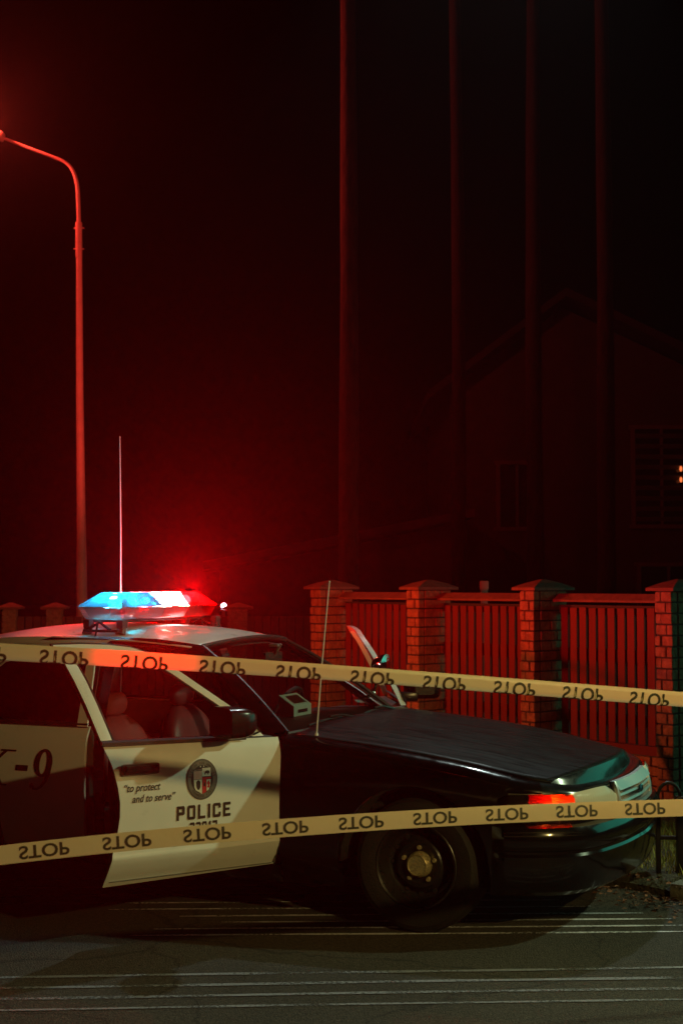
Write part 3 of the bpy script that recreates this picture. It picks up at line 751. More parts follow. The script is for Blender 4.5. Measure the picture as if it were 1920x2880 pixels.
# POLICE in block letters
def block(ch):
    r = []
    T, c = .27, .12
    if ch == 'P': r = [[(0, 0), (T, 0), (T, 1), (c*0, 1)], [(T, .78), (.68, .78), (.68, 1), (T, 1)], [(T, .36), (.68, .36), (.68, .58), (T, .58)], [(.68, .36), (1-c, .36), (1, .36+c), (1, 1-c), (1-c, 1), (.68, 1)]]
    if ch == 'O': r = [[(0, c), (c, 0), (T, 0), (T, 1), (c, 1), (0, 1-c)], [(1-T, 0), (1-c, 0), (1, c), (1, 1-c), (1-c, 1), (1-T, 1)], [(T, 0), (1-T, 0), (1-T, .2), (T, .2)], [(T, .8), (1-T, .8), (1-T, 1), (T, 1)]]
    if ch == 'L': r = [[(0, 0), (T, 0), (T, 1), (0, 1)], [(T, 0), (.92, 0), (.92, .2), (T, .2)]]
    if ch == 'I': r = [[(0, 0), (.30, 0), (.30, 1), (0, 1)]]
    if ch == 'C': r = [[(0, c), (c, 0), (T, 0), (T, 1), (c, 1), (0, 1-c)], [(T, 0), (1-c, 0), (1, c), (1, .36), (1-T, .36), (1-T, .2), (T, .2)], [(T, .8), (1-T, .8), (1-T, .64), (1, .64), (1, 1-c), (1-c, 1), (T, 1)]]
    if ch == 'E': r = [[(0, 0), (T, 0), (T, 1), (0, 1)], [(T, 0), (.92, 0), (.92, .2), (T, .2)], [(T, .8), (.92, .8), (.92, 1), (T, 1)], [(T, .42), (.80, .42), (.80, .6), (T, .6)]]
    if ch == '2': r = [[(0, .8), (1-T, .8), (1-T, 1), (c, 1), (0, 1-c)], [(1-T, .55), (1, .55), (1, 1-c), (1-c, 1), (1-T, 1)], [(0, .38), (1, .38), (1, .55), (0, .55)], [(0, .2), (T, .2), (T, .38), (0, .38)], [(0, 0), (1, 0), (1, .2), (0, .2)]]
    if ch == '8': r = [[(0, c), (c, 0), (T, 0), (T, 1), (c, 1), (0, 1-c)], [(1-T, 0), (1-c, 0), (1, c), (1, 1-c), (1-c, 1), (1-T, 1)], [(T, 0), (1-T, 0), (1-T, .18), (T, .18)], [(T, .82), (1-T, .82), (1-T, 1), (T, 1)], [(T, .42), (1-T, .42), (1-T, .58), (T, .58)]]
    if ch == '1': r = [[(.30, 0), (.30+T, 0), (.30+T, 1), (.30, 1)], [(.10, .68), (.30, .78), (.30, 1), (.10, .84)]]
    if ch == '7': r = [[(0, .8), (1, .8), (1, 1), (0, 1)], [(.25, 0), (.52, 0), (1, .72), (1, .8), (.72, .8)]]
    w = {'I': .30, 'L': .92, 'E': .92, '1': .65}.get(ch, 1.0)
    return r, w
def block_text(txt, cw, gap, h):
    b = MB(); x = 0
    for ch in txt:
        r, w = block(ch)
        for p in r: poly(b, [(x+px*cw, py*h) for px, py in p])
        x += w*cw+gap
    return b, x-gap
b, w = block_text("POLICE", .040, .0135, .071)
k = (.603-.301)/w
MB().add([(x*k, z+.575, 0) for x, z, _ in b.v], b.f).mapped(on_door(lambda x: .603-x)).build("lettering", M['brownletter'], doorR, smooth=0, fix=False)
b, w = block_text("22817", .028, .0085, .060); k = (.530-.376)/w
MB().add([(x*k, z+.500, 0) for x, z, _ in b.v], b.f).mapped(on_door(lambda x: .530-x)).build("lettering", M['brownletter'], doorR, smooth=0, fix=False)
def put_text(txt, s0, s1, z0, hgt, shear):
    t = text_mesh(txt, 1.0, shear=shear, offset=.012, align='LEFT'); xs = [v[0] for v in t.v]; w = max(xs)-min(xs); x0 = min(xs); k = (s0-s1)/w
    MB().add([((v[0]-x0)*k, z0+v[1]*hgt, 0) for v in t.v], t.f).mapped(on_door(lambda x: s0-x)).build("lettering", M['letter'], doorR, smooth=0, fix=False)
put_text("\u201cto protect", .886, .692, .738, .052, .30)
put_text("and to serve\u201d", .844, .611, .684, .052, .30)
# city seal
b = MB(); cs, cz, rx, rz = .463, .770, .0865, .101
def ell(f, lift, n=40, a0=0, a1=6.2832):
    return [(f*rx*math.cos(2*math.pi*k/n), cz+f*rz*math.sin(2*math.pi*k/n), lift) for k in range(n)]
def disc(f, lift, mi): b.mat(mi).add(ell(f, lift), [list(range(40))])
disc(1.0, 0, 0); disc(.965, .0004, 1); disc(.935, .0008, 0); disc(.915, .0012, 1); disc(.70, .0016, 0); 
def q4(x0, z0, x1, z1, lift, mi): b.mat(mi).add([(x0*rx, cz+z0*rz, lift), (x1*rx, cz+z0*rz, lift), (x1*rx, cz+z1*rz, lift), (x0*rx, cz+z1*rz, lift)], [(0, 1, 2, 3)])
# shield quarters
q4(-.55, .02, -.02, .42, .0020, 2)
for k in range(7): q4(-.53+k*.073, .02, -.53+k*.073+.038, .42, .0022, 4)
q4(-.55, .42, -.02, .52, .0020, 0)
for k in range(6): q4(-.50+k*.08, .455, -.50+k*.08+.03, .485, .0022, 2)
q4(0.0, .14, .55, .55, .0020, 2)
b.mat(0).add([(rx*x, cz+rz*z, .0024) for x, z in ((.16, .22), (.20, .21), (.22, .28), (.34, .28), (.36, .21), (.41, .21), (.41, .30), (.46, .27), (.49, .31), (.46, .40), (.34, .43), (.20, .40), (.14, .30))], [list(range(13))])
q4(.10, .36, .14, .40, .0024, 3)
b.mat(2).add([(rx*x, cz+rz*z, .0020) for x, z in ((-.55, .0), (-.02, .0), (-.02, -.72), (-.20, -.62), (-.42, -.52), (-.52, -.36))], [list(range(6))])
b.mat(0).add([(rx*x, cz+rz*z, .0024) for x, z in ((-.40, -.12), (-.33, -.05), (-.25, -.02), (-.17, -.06), (-.12, -.14), (-.13, -.38), (-.20, -.50), (-.30, -.50), (-.38, -.38))], [list(range(9))])
b.mat(3).add([(rx*x, cz+rz*z, .0020) for x, z in ((.0, .10), (.55, .10), (.55, .0), (.26, .0), (.26, -.62), (.0, -.72))], [list(range(6))])
b.mat(0).add([(rx*x, cz+rz*z, .0024) for x, z in ((.08, -.36), (.20, -.36), (.20, -.24), (.17, -.15), (.11, -.15), (.08, -.24))], [list(range(6))])
b.mat(2).add([(rx*x, cz+rz*z, .0020) for x, z in ((.28, -.02), (.55, -.02), (.52, -.36), (.42, -.52), (.28, -.60))], [list(range(5))])
b.mat(3).add([(rx*x, cz+rz*z, .0024) for x, z in ((.31, -.40), (.38, -.30), (.30, -.22), (.34, -.12), (.44, -.06), (.47, -.16), (.52, -.20), (.47, -.30), (.49, -.40), (.42, -.44))], [list(range(10))])
for sx in (-.13, .08): q4(sx, .60, sx+.06, .66, .0024, 2)
b.mat(0)
def ring_text(txt, a0, a1, r, up):
    for n_, ch in enumerate(txt):
        if ch == ' ': continue
        a = R(lerp(a0, a1, n_/(len(txt)-1))); g = text_mesh(ch, .155, offset=.004)
        rot = a-math.pi/2 if up else a+math.pi/2
        vs = []
        for x, y, z in g.v:
            y -= .055
            X = r*math.cos(a)+x*math.cos(rot)-y*math.sin(rot); Z = r*math.sin(a)+x*math.sin(rot)+y*math.cos(rot)
            vs.append((X*rx, cz+Z*rz, .0018))
        b.add(vs, g.f)
ring_text("CITY OF LOS ANGELES", 168, 12, .81, True); ring_text("FOUNDED 1781", 222, 318, .81, False)
b.mapped(on_door(lambda x: cs-x, .003)).build("city_seal", [M['letter'], M['seal_grey'], M['seal_white'], M['seal_red'], M['seal_stripe']], doorR, smooth=0, fix=False)

# ------------------------------------------------------------------ wheels
def wheel(x, sg):
    Mx = Matrix.Translation((x, -sg*.79, WZ)) @ Matrix.Rotation(R(90*sg), 4, 'X')
    # local +Z points outward (towards -y for the right side)
    tp = [(.205, -.11), (.23, -.115), (.29, -.118), (.318, -.108), (.333, -.085), (.335, -.05), (.330, -.048), (.330, -.040), (.335, -.038), (.335, -.004), (.329, -.003), (.329, .003), (.335, .004), (.335, .038), (.330, .040), (.330, .048), (.335, .05), (.333, .085), (.318, .108), (.300, .115), (.297, .118), (.27, .117), (.235, .112), (.212, .104), (.205, .09)]
    t = MB().lathe(tp, Mx, 56).build("wheel", M['rubber'], car)
    rp = [(.212, -.10), (.205, -.09), (.195, .0), (.196, .06), (.203, .088), (.214, .102), (.217, .108), (.213, .111), (.203, .104), (.198, .088), (.185, .060), (.172, .035), (.150, .024), (.135, .040), (.115, .058), (.095, .060), (.082, .050), (.068, .046), (.0, .046)]
    r = MB().lathe(rp, Mx, 48)
    for k in range(12):
        a = 2*math.pi*k/12; c = Vector((.150*math.cos(a), .150*math.sin(a), .030)); 
        r.mat(1).lathe([(.0, .005), (.012, .005), (.014, .001)], Mx @ Matrix.Translation(c), 10)
    rim = r.build("rim", [M['steel'], M['dark']], t)
    h = MB(); h.lathe([(.066, .044), (.064, .070), (.058, .084), (.050, .092), (.047, .088), (.030, .087), (.0, .088)], Mx, 28)
    for k in range(5):
        a = 2*math.pi*k/5+.3; h.lathe([(.0, .068), (.010, .066), (.013, .058), (.013, .044)], Mx @ Matrix.Translation((.086*math.cos(a), .086*math.sin(a), .004)), 8)
    h.build("hub_cap", M['cap'], t)
wheel(WX, 1); wheel(WX, -1); wheel(RWX, 1); wheel(RWX, -1)

# ------------------------------------------------------------------ interior
def seat(y):
    b = MB(); rows = []
    for k in range(15):
        u = k/14; z = lerp(.50, .965, u); xc = -1.87-.16*u-.02*math.sin(u*3); w = .272*(1-.62*max(0, (u-.50)/.50)**2.6); th = .095*(1-.30*u)*(1-.55*max(0, (u-.8)/.2)**2)
        row = []
        for j in range(28):
            a = 2*math.pi*j/28; cy = math.copysign(abs(math.cos(a))**.55, math.cos(a)); sx = math.copysign(abs(math.sin(a))**.7, math.sin(a))
            rib = .012*abs(math.sin(cy*9)) if (sx > .2 and abs(cy) < .62) else 0
            row.append((xc+th*sx-rib-.018*(1-abs(cy))*(1 if sx > 0 else 0), y+w*cy, z))
        rows.append(row)
    b.grid(rows, close_v=True); o = len(b.v)-28; b.f.append([o+j for j in range(28)]); b.m.append(0)
    st = b.build("front_seat", M['seat'], car, smooth=50)
    c = MB(); c.bbox((-1.62, y, .47), (.52, .50, .16), .055); c.build("seat_cushion", M['seat'], st, smooth=50)
    h = MB(); rows = []
    for k in range(11):
        u = k/10; a2 = -math.pi/2+math.pi*u; z = 1.035+.068*math.sin(a2); f = max(.15, math.cos(a2))**.5
        rows.append([(-2.045+.048*f*math.sin(a), y+.130*f*math.copysign(abs(math.cos(a))**.7, math.cos(a)), z) for a in [2*math.pi*j/24 for j in range(24)]])
    h.grid(rows, close_v=True); h.f.append(list(range(len(h.v)-24, len(h.v)))); h.m.append(0); h.f.append(list(range(0, 24))); h.m.append(0)
    for dy in (-.05, .05): h.tube([(-2.04, y+dy, .94), (-2.045, y+dy, 1.0)], .007, 8)
    h.build("headrest", M['seat'], st, smooth=50)
seat(-.40); seat(.40)
b = MB(); b.bbox((-2.62, 0, .50), (.5, 1.3, .18), .06); b.bbox((-2.90, 0, .78), (.18, 1.3, .50), .07, Matrix.Rotation(R(-12), 3, 'Y')); b.build("rear_seat", M['seat'], car)
b = MB(); rows = []
for k in range(21):
    v = -1+k/10; y = v*.77
    rows.append([(-.70-.10*v*v, y*.98, .950), (-.90, y, .972), (-1.08, y, .968+.018*math.exp(-((v-.5)/.24)**2)), (-1.16, y, .945+.02*math.exp(-((v-.5)/.24)**2)), (-1.19, y, .89), (-1.14, y, .72), (-1.05, y, .55)])
b.grid(rows); b.build("dashboard", M['plastic'], car)
b = MB(); Ms = Matrix.Translation((-1.30, .40, .925)) @ Matrix.Rotation(R(-66), 4, 'Y')
b.tube([Ms @ Vector((.19*math.cos(a), .19*math.sin(a), 0)) for a in [2*math.pi*k/36 for k in range(36)]], .014, 10, closed=True)
for a in (20, 160, 270): b.tube([Ms @ Vector((.04*math.cos(R(a)), .04*math.sin(R(a)), -.02)), Ms @ Vector((.19*math.cos(R(a)), .19*math.sin(R(a)), 0))], .012, 8)
b.bbox(Ms @ Vector((0, 0, -.02)), (.11, .13, .04), .015, Ms.to_3x3()); b.tube([Ms @ Vector((0, 0, -.03)), Ms @ Vector((0, 0, -.22))], .028, 10)
b.build("steering_wheel", M['plastic'], car)
b = MB(); b.bbox((-1.20, 0.02, 1.315), (.035, .23, .058), .015); b.tube([(-1.18, .02, 1.33), (-1.14, .02, 1.39)], .010, 8)
b.bbox((-1.16, -.03, 1.385), (.06, .035, .018), .006)
b.build("interior_mirror", mat("grey_mirror_shell", (.10, .11, .10), .35), car)

# wipers
for (x0, y0, x1, y1) in ((-.655, -.62, -.66, -.05), (-.625, .02, -.665, .55)):
    b = MB(); n_ = 10; pts = [Vector((lerp(x0, x1, k/n_)-.035*math.sin(math.pi*k/n_)*.0, lerp(y0, y1, k/n_), .982+.012*math.sin(math.pi*k/n_))) for k in range(n_+1)]
    b.tube(pts, [.006+.003*(k % 3 == 0) for k in range(n_+1)], 6)
    b.tube([(x1+.05, y1+.06, .968), pts[7]+Vector((.02, 0, .016)), pts[5]+Vector((.0, 0, .012))], .008, 6)
    b.build("wiper", mat("wiper_satin_metal", (.08, .08, .08), .22, metal=.8), car)
# antennas and spotlight
b = MB(); b.tube([(-.526, -.80, .935), (-.524, -.80, .965)], [.016, .008], 10); b.tube([(-.524, -.80, .96), (-.49, -.80, 1.36), (-.45, -.80, 1.76)], [.0042, .0038, .0030], 6)
b.sphere((-.45, -.80, 1.762), .005, 8); b.build("antenna", mat('pale_whip_antenna', (.75, .70, .66), .35), car)
b = MB(); b.tube([(-2.255, 0, 1.495), (-2.255, 0, 1.56)], [.022, .010], 10); b.tube([(-2.255, 0, 1.56), (-2.26, 0, 2.1), (-2.272, 0, 2.685)], [.0044, .004, .0032], 6)
b.build("antenna", mat('white_whip_antenna', (.85, .83, .82), .35), car)
b = MB(); Msp = Matrix.Translation((-.80, .815, 1.225)) @ Matrix.Rotation(R(96), 4, 'Y') @ Matrix.Rotation(R(4), 4, 'X')
b.lathe([(.0, -.085), (.035, -.075), (.060, -.045), (.075, -.005), (.078, .012), (.072, .014)], Msp, 28)
sp = None
b.tube([(-.83, .80, 1.15), (-.86, .79, 1.06), (-.87, .75, 1.02)], .012, 8); sp = b.build("spotlight", M['chrome'], car)
b = MB(); b.lathe([(.073, .012), (.045, .020), (.0, .024)], Msp, 28); b.build("spotlight_glass", M['lampglass'], sp)
b = MB(); b.lathe([(.070, .008), (.05, -.02), (.02, -.05), (.0, -.055)], Msp, 24); b.build("spotlight_reflector", M['chrome'], sp)

# ------------------------------------------------------------------ light bar
LBX = -2.00
def lb_ring(y, s, prof):
    return [(LBX+x*s, y, z) for x, z in prof]
b = MB(); b.bbox((LBX, -.06, 1.533), (.16, 1.02, .018), .006)
lb = b.build("light_bar", mat("light_bar_tray", (.05, .05, .05), .4, metal=.6), car)
def shell(y0, y1, z0, z1, w0, w1, e0, e1):   # tapered lens body; e0/e1 = taper of the ends
    b = MB(); rows = []
    n = 6
    prof = []
    for k in range(n+1):
        t = k/n; hw = lerp(w0, w1, t**(1.0)); z = lerp(z0, z1, t); a0 = e0*t; a1 = e1*t; prof.append((hw, z, y0+a0, y1-a1))
    for hw, z, ya, yb in prof:
        cz_ = .05
        rows.append([(LBX-hw, ya+(cz_ if e0 else 0), z), (LBX-hw+.07*bool(e0), ya, z), (LBX+hw-.07*bool(e0), ya, z), (LBX+hw, ya+(cz_ if e0 else 0), z),
                     (LBX+hw, yb-(cz_ if e1 else 0), z), (LBX+hw-.07*bool(e1), yb, z), (LBX-hw+.07*bool(e1), yb, z), (LBX-hw, yb-(cz_ if e1 else 0), z)])
    b.grid(rows, close_v=True)
    o = len(b.v); b.v += rows[-1]; b.f.append([o+k for k in range(8)]); b.m.append(0)
    return b
shell(-.62, -.16, 1.545, 1.612, .135, .165, -.03, .0).build("clear_lens", M['clear'], lb)
shell(-.155, .125, 1.545, 1.612, .135, .165, 0, 0).build("clear_lens", M['clear'], lb)
shell(.13, .50, 1.545, 1.612, .135, .165, 0, -.03).build("red_lower_lens", M['red'], lb)
shell(-.655, -.13, 1.616, 1.700, .168, .095, .14, .05).build("blue_lens", M['blue'], lb)
shell(-.125, .125, 1.616, 1.702, .168, .10, 0, 0).build("clear_lens", M['clear'], lb)
shell(.13, .535, 1.616, 1.700, .168, .095, .03, .14).build("red_lens", M['red'], lb)
for y in (-.46, -.28):
    Mr = Matrix.Translation((LBX-.03, y, 1.625)) @ Matrix.Rotation(R(70), 4, 'Y')
    MB().lathe([(.045, .045), (.035, .015), (.015, -.005), (0, -.008)], Mr, 16).build("beacon_reflector", M['chrome'], lb)
for y, col, st, r in ((-.54, (.03, .75, 1.0), 45, .036), (-.20, (.05, .7, 1.0), 25, .020), (-.05, (.80, .95, 1.0), 150, .028), (.05, (1, .92, .88), 170, .034), (.27, (1.0, .62, .40), 120, .036)):
    MB().sphere((LBX+.05, y, 1.648), r, 12, (1, 1.3, .9)).build("beacon_bulb", emit_mat("bulb_glow", col, st), lb)
for sg in (1, -1):
    for dx in (-.115, .115):
        b = MB(); b.bbox((LBX+dx, -sg*.56, 1.515), (.045, .06, .05), .008); b.tube([(LBX+dx, -sg*.56, 1.50), (LBX+dx, -sg*.58, 1.455)], [.024, .030], 10)
        b.build("mounting_foot", M['trim'], lb)
    b = MB(); b.bbox((LBX, -sg*.60, 1.475), (.24, .035, .016), .004); b.tube([(LBX-.10, -sg*.60, 1.48), (LBX-.02, -sg*.59, 1.525), (LBX+.06, -sg*.60, 1.48)], .009, 6)
    b.tube([(LBX-.02, -sg*.61, 1.52), (LBX-.02, -sg*.635, 1.44)], .007, 6); b.build("mounting_bracket", M['bchrome'], lb)
# the beacons' own light, plus red beams added for effect
lamp("red_beacon_light", 'POINT', from_car(LBX-.10, .30, 1.66), 520, (1.0, .015, .012), size=.04)
lamp("blue_beacon_light", 'POINT', from_car(LBX, -.50, 1.655), 14, (.05, .75, 1.0), size=.04)
lamp("takedown_light", 'POINT', from_car(LBX+.05, 0, 1.655), 2.5, (1, .7, .65), size=.04)
lamp("red_rotator_tape_beam", 'SPOT', from_car(LBX+.08, .27, 1.66), 13000, (1.0, .0, .0), (-.74, 5.3, 1.46), size=.04, spot=7, blend=1.0)
lamp("red_halo_beam", 'SPOT', from_car(LBX+.08, .27, 1.67), 15000, (1.0, .004, .012), (-.56, 5.3, 1.80), size=.04, spot=8, blend=1.0)  # added beam towards the camera; makes the red halo in the haze
lamp("added_red_pole_beam", 'SPOT', from_car(LBX-.02, .34, 1.68), 5000, (1.0, .14, .075), (-3.9, 20, 5.6), size=.05, spot=34, blend=.8)  # added spot that reddens the street lamp pole
lamp("added_red_roof_beam", 'SPOT', from_car(LBX-.13, .20, 1.64), 55, (1.0, .05, .02), from_car(-2.75, -.25, 1.44), size=.04, spot=120, blend=.6)  # added spot that reddens the roof behind the bar
lamp("second_red_beacon_light", 'SPOT', (-4.7, 9.5, 2.15), 620, (1.0, .12, .03), (1.2, 12.0, 0.9), size=.06, spot=46, blend=.8)

# ------------------------------------------------------------------ box on the dashboard
db = empty("permit_box", from_car(-1.03, .0, .972), YAW)
tag(db, "pale green box with a dark display window standing on the dashboard behind the windshield", "box")
b = MB(); b.add([(-.055, -.12, .0), (.045, -.12, 0), (.045, .12, 0), (-.055, .12, 0), (-.055, -.12, .125), (.045, -.12, .062), (.045, .12, .062), (-.055, .12, .125)], [(0, 3, 2, 1), (4, 5, 6, 7), (0, 1, 5, 4), (2, 3, 7, 6), (1, 2, 6, 5), (0, 4, 7, 3)])
b.build("case", mat("pale_green_card", (.66, .74, .60), .55, var=.06), db, smooth=0, bevel=.004)
b = MB(); b.add([(x, y, .125-(x+.055)*.63+.002) for x, y in ((-.036, -.075), (.028, -.075), (.028, .085), (-.036, .085))], [(0, 1, 2, 3)]); b.build("display_window", mat("dark_window", (.03, .028, .022), .3), db, smooth=0)
b = MB(); b.add([(.0475, -.07, .020), (.0475, .06, .020), (.0475, .06, .040), (.0475, -.07, .040)], [(0, 1, 2, 3)]); b.build("slot", M['trim'], db, smooth=0)

# ------------------------------------------------------------------ barrier tapes
def tape_mat():
    m = bpy.data.materials.new("yellow_barrier_film"); m.use_nodes = True; nt = m.node_tree; n = nt.nodes; l = nt.links
    p = n["Principled BSDF"]; out = n["Material Output"]
    p.inputs["Base Color"].default_value = (.80, .73, .42, 1); p.inputs["Roughness"].default_value = .38
    tc = n.new("ShaderNodeTexCoord"); t = n.new("ShaderNodeTexNoise"); t.inputs["Scale"].default_value = 14; t.inputs["Detail"].default_value = 3; l.new(tc.outputs["Object"], t.inputs["Vector"])
    bm_ = n.new("ShaderNodeBump"); bm_.inputs["Strength"].default_value = .18; bm_.inputs["Distance"].default_value = .02; l.new(t.outputs[0], bm_.inputs["Height"]); l.new(bm_.outputs[0], p.inputs["Normal"])
    tl = n.new("ShaderNodeBsdfTranslucent"); tl.inputs[0].default_value = (.78, .62, .32, 1)
    mx = n.new("ShaderNodeMixShader"); mx.inputs[0].default_value = .40; l.new(p.outputs[0], mx.inputs[1]); l.new(tl.outputs[0], mx.inputs[2]); l.new(mx.outputs[0], out.inputs[0])
    return m
TM = tape_mat()
ink = mat("black_tape_ink", (.03, .03, .012), .5)
def tape(name, A, B, C, width, fold, u_first, pitch, label, tilt, v_lo, v_h):
    # A, B, C: left, middle, right points of the centre line (quadratic through them)
    A, B, C = Vector(A), Vector(B), Vector(C)
    def cl(t): return A*((t-.5)*(t-1)*2) + B*(t*(1-t)*4) + C*(t*(t-.5)*2)
    ts = [-.9+2.8*k/400 for k in range(401)]; L = [0]
    for a, c in zip(ts, ts[1:]): L.append(L[-1]+(cl(c)-cl(a)).length)
    Lm = L[ [k for k in range(401) if ts[k] >= 0][0] ]
    def at(u):
        u = u+Lm; 
        if u <= 0: return cl(ts[0]), (cl(ts[1])-cl(ts[0])).normalized()
        lo, hi = 0, 400
        while hi-lo > 1:
            mid = (lo+hi)//2
            if L[mid] <= u: lo = mid
            else: hi = mid
        f = (u-L[lo])/(L[hi]-L[lo]); t = lerp(ts[lo], ts[hi], f); return cl(t), (cl(t+.001)-cl(t-.001)).normalized()
    def surf(u, v, lift=0):   # v 0..1 top to bottom
        p, tg = at(u); back = Vector((-tg.y, tg.x, 0)).normalized(); up = back.cross(tg).normalized()
        if up.z < 0: up = -up
        if back.y < 0: back = -back
        wob = .05*math.sin(u*3.1+width*50)+tilt
        d = (v-.5)*width
        # cross-section: flat, then rolled back towards the lower edge
        if fold:
            r = fold; flat = .0
            if d > flat:
                a = (d-flat)/r; yy = flat + r*math.sin(a); bb = r*(1-math.cos(a)); na = a
            elif d < -.25*width:
                a = (-.25*width-d)/(r*1.6); yy = -.25*width-r*1.6*math.sin(a); bb = r*1.6*(1-math.cos(a)); na = -a
            else: yy, bb, na = d, 0, 0
        else:
            yy = d; bb = .10*d*d/width; na = 0
        nrm = (-back*math.cos(na)) + (-up*math.sin(na)); 
        q = p - up*yy + back*bb
        # twist
        rot = Matrix.Rotation(wob, 3, tg); q = p + rot @ (q-p); nrm = rot @ nrm
        return q + nrm*lift
    n = 220; U0, U1 = -2.0, 5.2
    b = MB(); b.grid([[surf(lerp(U0, U1, k/n), j/12) for j in range(13)] for k in range(n+1)])
    o = b.build(name, TM, None, smooth=80, fix=False); tag(o, label, "barrier tape", "barrier tapes across the scene")
    tm = text_mesh("STOP", 1.0, offset=.022, align='LEFT', res=4); tm = subdivide(tm, 4)
    xs = [v[0] for v in tm.v]; ys = [v[1] for v in tm.v]; w = max(xs)-min(xs); x0 = min(xs); h = max(ys)-min(ys); y0 = min(ys)
    u = u_first
    while u < U1-.2:
        vs = [surf(u+(v[0]-x0)/w*pitch*.60, v_lo+(v[1]-y0)/h*v_h, .0018) for v in tm.v]
        MB().add(vs, tm.f).build("printed_lettering", ink, o, smooth=0, fix=False); u += pitch
    return o
tape("barrier_tape", (-1.243, 5.2, 1.494), (0.0, 5.53, 1.394), (1.408, 5.9, 1.263), .084, .023, -.16-.296*4, .296, "upper yellow tape printed STOP upside down, stretched in front of the car's windows and fence", .10, .17, .68)
tape("barrier_tape", (-1.235, 5.2, .770), (0.0, 5.53, .828), (1.403, 5.9, .832), .069, 0, .062-.300*5, .300, "lower yellow tape printed STOP upside down, stretched in front of the front wheel and door", -.05, .15, .70)

# ------------------------------------------------------------------ brick and picket fence
brickm = mat("rough_brick", (.42, .28, .17), .9, var=.35, vscale=16, bump=1.0, bscale=35)
mortar = mat("mortar", (.10, .085, .075), .95, bump=.5)
woodm = mat("red_brown_picket_paint", (.20, .022, .016), .65, var=.18, vscale=6, bump=.15, bscale=60, stretch=(1, 1, .15))
railm = mat("dark_fence_rail", (.05, .04, .035), .7)
capm = mat("brown_cap_stone", (.26, .15, .11), .8, var=.25, vscale=10, bump=.5, bscale=30)
FD = Vector((.652, -.758, 0)); FN = Vector((-.758, -.652, 0))   # along / towards the street
def fpt(a, n, z): return Vector((FD.x*a+FN.x*n, FD.y*a+FN.y*n, z))
FR = Matrix(((FD.x, -FN.x, 0), (FD.y, -FN.y, 0), (0, 0, 1)))
def bricks(b, a0, a1, n0, n1, z0, z1, rh=.078, bl=.205):
    rows = int(round((z1-z0)/rh)); rh = (z1-z0)/rows
    for r in range(rows):
        z = z0+(r+.5)*rh
        a = a0 - (bl/2 if r % 2 else 0)
        while a < a1-1e-4:
            s0, s1 = max(a, a0), min(a+bl, a1)
            if s1-s0 > .02:
                pr = random.uniform(-.006, .008)
                b.bbox(fpt((s0+s1)/2, (n0+n1)/2+pr/2, z), (s1-s0-.010, n1-n0+pr, rh-.011), .007, FR)
            a += bl
def fence(i0, i1, origin, pitch, name, label, group=None):
    f = empty(name, origin); tag(f, label, "fence", group)
    for i in range(i0, i1+1):
        a = i*pitch
        PW, PD = .155, .40
        b = MB(); b.mat(1).box(fpt(a+PW/2, -PD/2, .86), (PW-.02, PD-.02, 1.70), FR); b.mat(0)
        rows = 21; z1 = 1.695; rh = z1/rows
        for r in range(rows):
            z = (r+.5)*rh; off = .10 if r % 2 else .055
            for (s0, s1) in ((0, off), (off, PW)):
                pr = random.uniform(-.006, .008)
                b.bbox(fpt(a+(s0+s1)/2, -.035+pr/2, z), (s1-s0-.009, .070+pr, rh-.012), .008, FR)
            for (s0, s1) in ((-.075, -.20), (-.20, -PD)) if r % 2 else ((-.075, -.27), (-.27, -PD)):
                for aa, sg_ in ((PW-.035, 1), (.035, -1)):
                    pr = random.uniform(-.004, .006)
                    b.bbox(fpt(a+aa+sg_*pr/2, (s0+s1)/2, z), (.070+pr, abs(s1-s0)-.008, rh-.012), .007, FR)
        p = b.build("brick_pillar", [brickm, mortar], f, smooth=0, fix=False)
        c = MB(); ov = .045; base = [(-ov, ov), (PW+ov, ov), (PW+ov, -PD-ov), (-ov, -PD-ov)]
        lv = [[fpt(a+x, n, z) for x, n in base] for z in (1.697, 1.720)]
        top = [fpt(a+PW/2+(x-PW/2)*.10, -PD/2+(n+PD/2)*.10, 1.785) for x, n in base]; md = [fpt(a+PW/2+(x-PW/2)*.55, -PD/2+(n+PD/2)*.55, 1.758) for x, n in base]
        c.grid([lv[0], lv[1], md, top], close_v=True); c.add(top, [(0, 1, 2, 3)]); c.add(lv[0], [(3, 2, 1, 0)])
        c.build("pillar_cap", capm, p, smooth=0)
        if i == i1: break
        a0, a1 = a+.160, a+pitch-.003
        # plinth
        b = MB(); bricks(b, a0, a1, -.36, -.26, .0, .445); b.mat(1).box(fpt((a0+a1)/2, -.32, .22), (a1-a0, .07, .43), FR)
        b.build("brick_plinth", [brickm, mortar], f, smooth=0, fix=False)
        b = MB(); n = 12; ps = (a1-a0-.03)/n
        for k in range(n):
            h = 1.56+random.uniform(-.004, .004)
            b.bbox(fpt(a0+.02+(k+.5)*ps+random.uniform(-.002, .002), -.29, (h+.52)/2), (ps*.74, .020, h-.52), .004, FR)
        pn = b.build("picket_panel", woodm, f, smooth=0, fix=False)
        b = MB()
        for z, hh in ((1.545, .07), (1.19, .10), (.70, .09)): b.box(fpt((a0+a1)/2, -.32, z), (a1-a0, .035, hh), FR)
        b.build("support_rail", railm, pn, smooth=0)
        b = MB(); b.box(fpt((a0+a1)/2, -.295, .482), (a1-a0, .05, .07), FR); b.build("bottom_board", woodm, pn, smooth=0)
        # sloped cap along the panel
        b = MB(); pr = [(-.215, 1.605), (-.215, 1.622), (-.30, 1.672), (-.385, 1.622), (-.385, 1.605)]
        b.grid([[fpt(s, nn, z) for nn, z in pr] for s in (a0+.002, a1-.002)], close_v=True)
        for s in (a0+.002, a1-.002): b.add([fpt(s, nn, z) for nn, z in pr], [list(range(5))])
        b.build("panel_cap", capm, f, smooth=0)
    return f
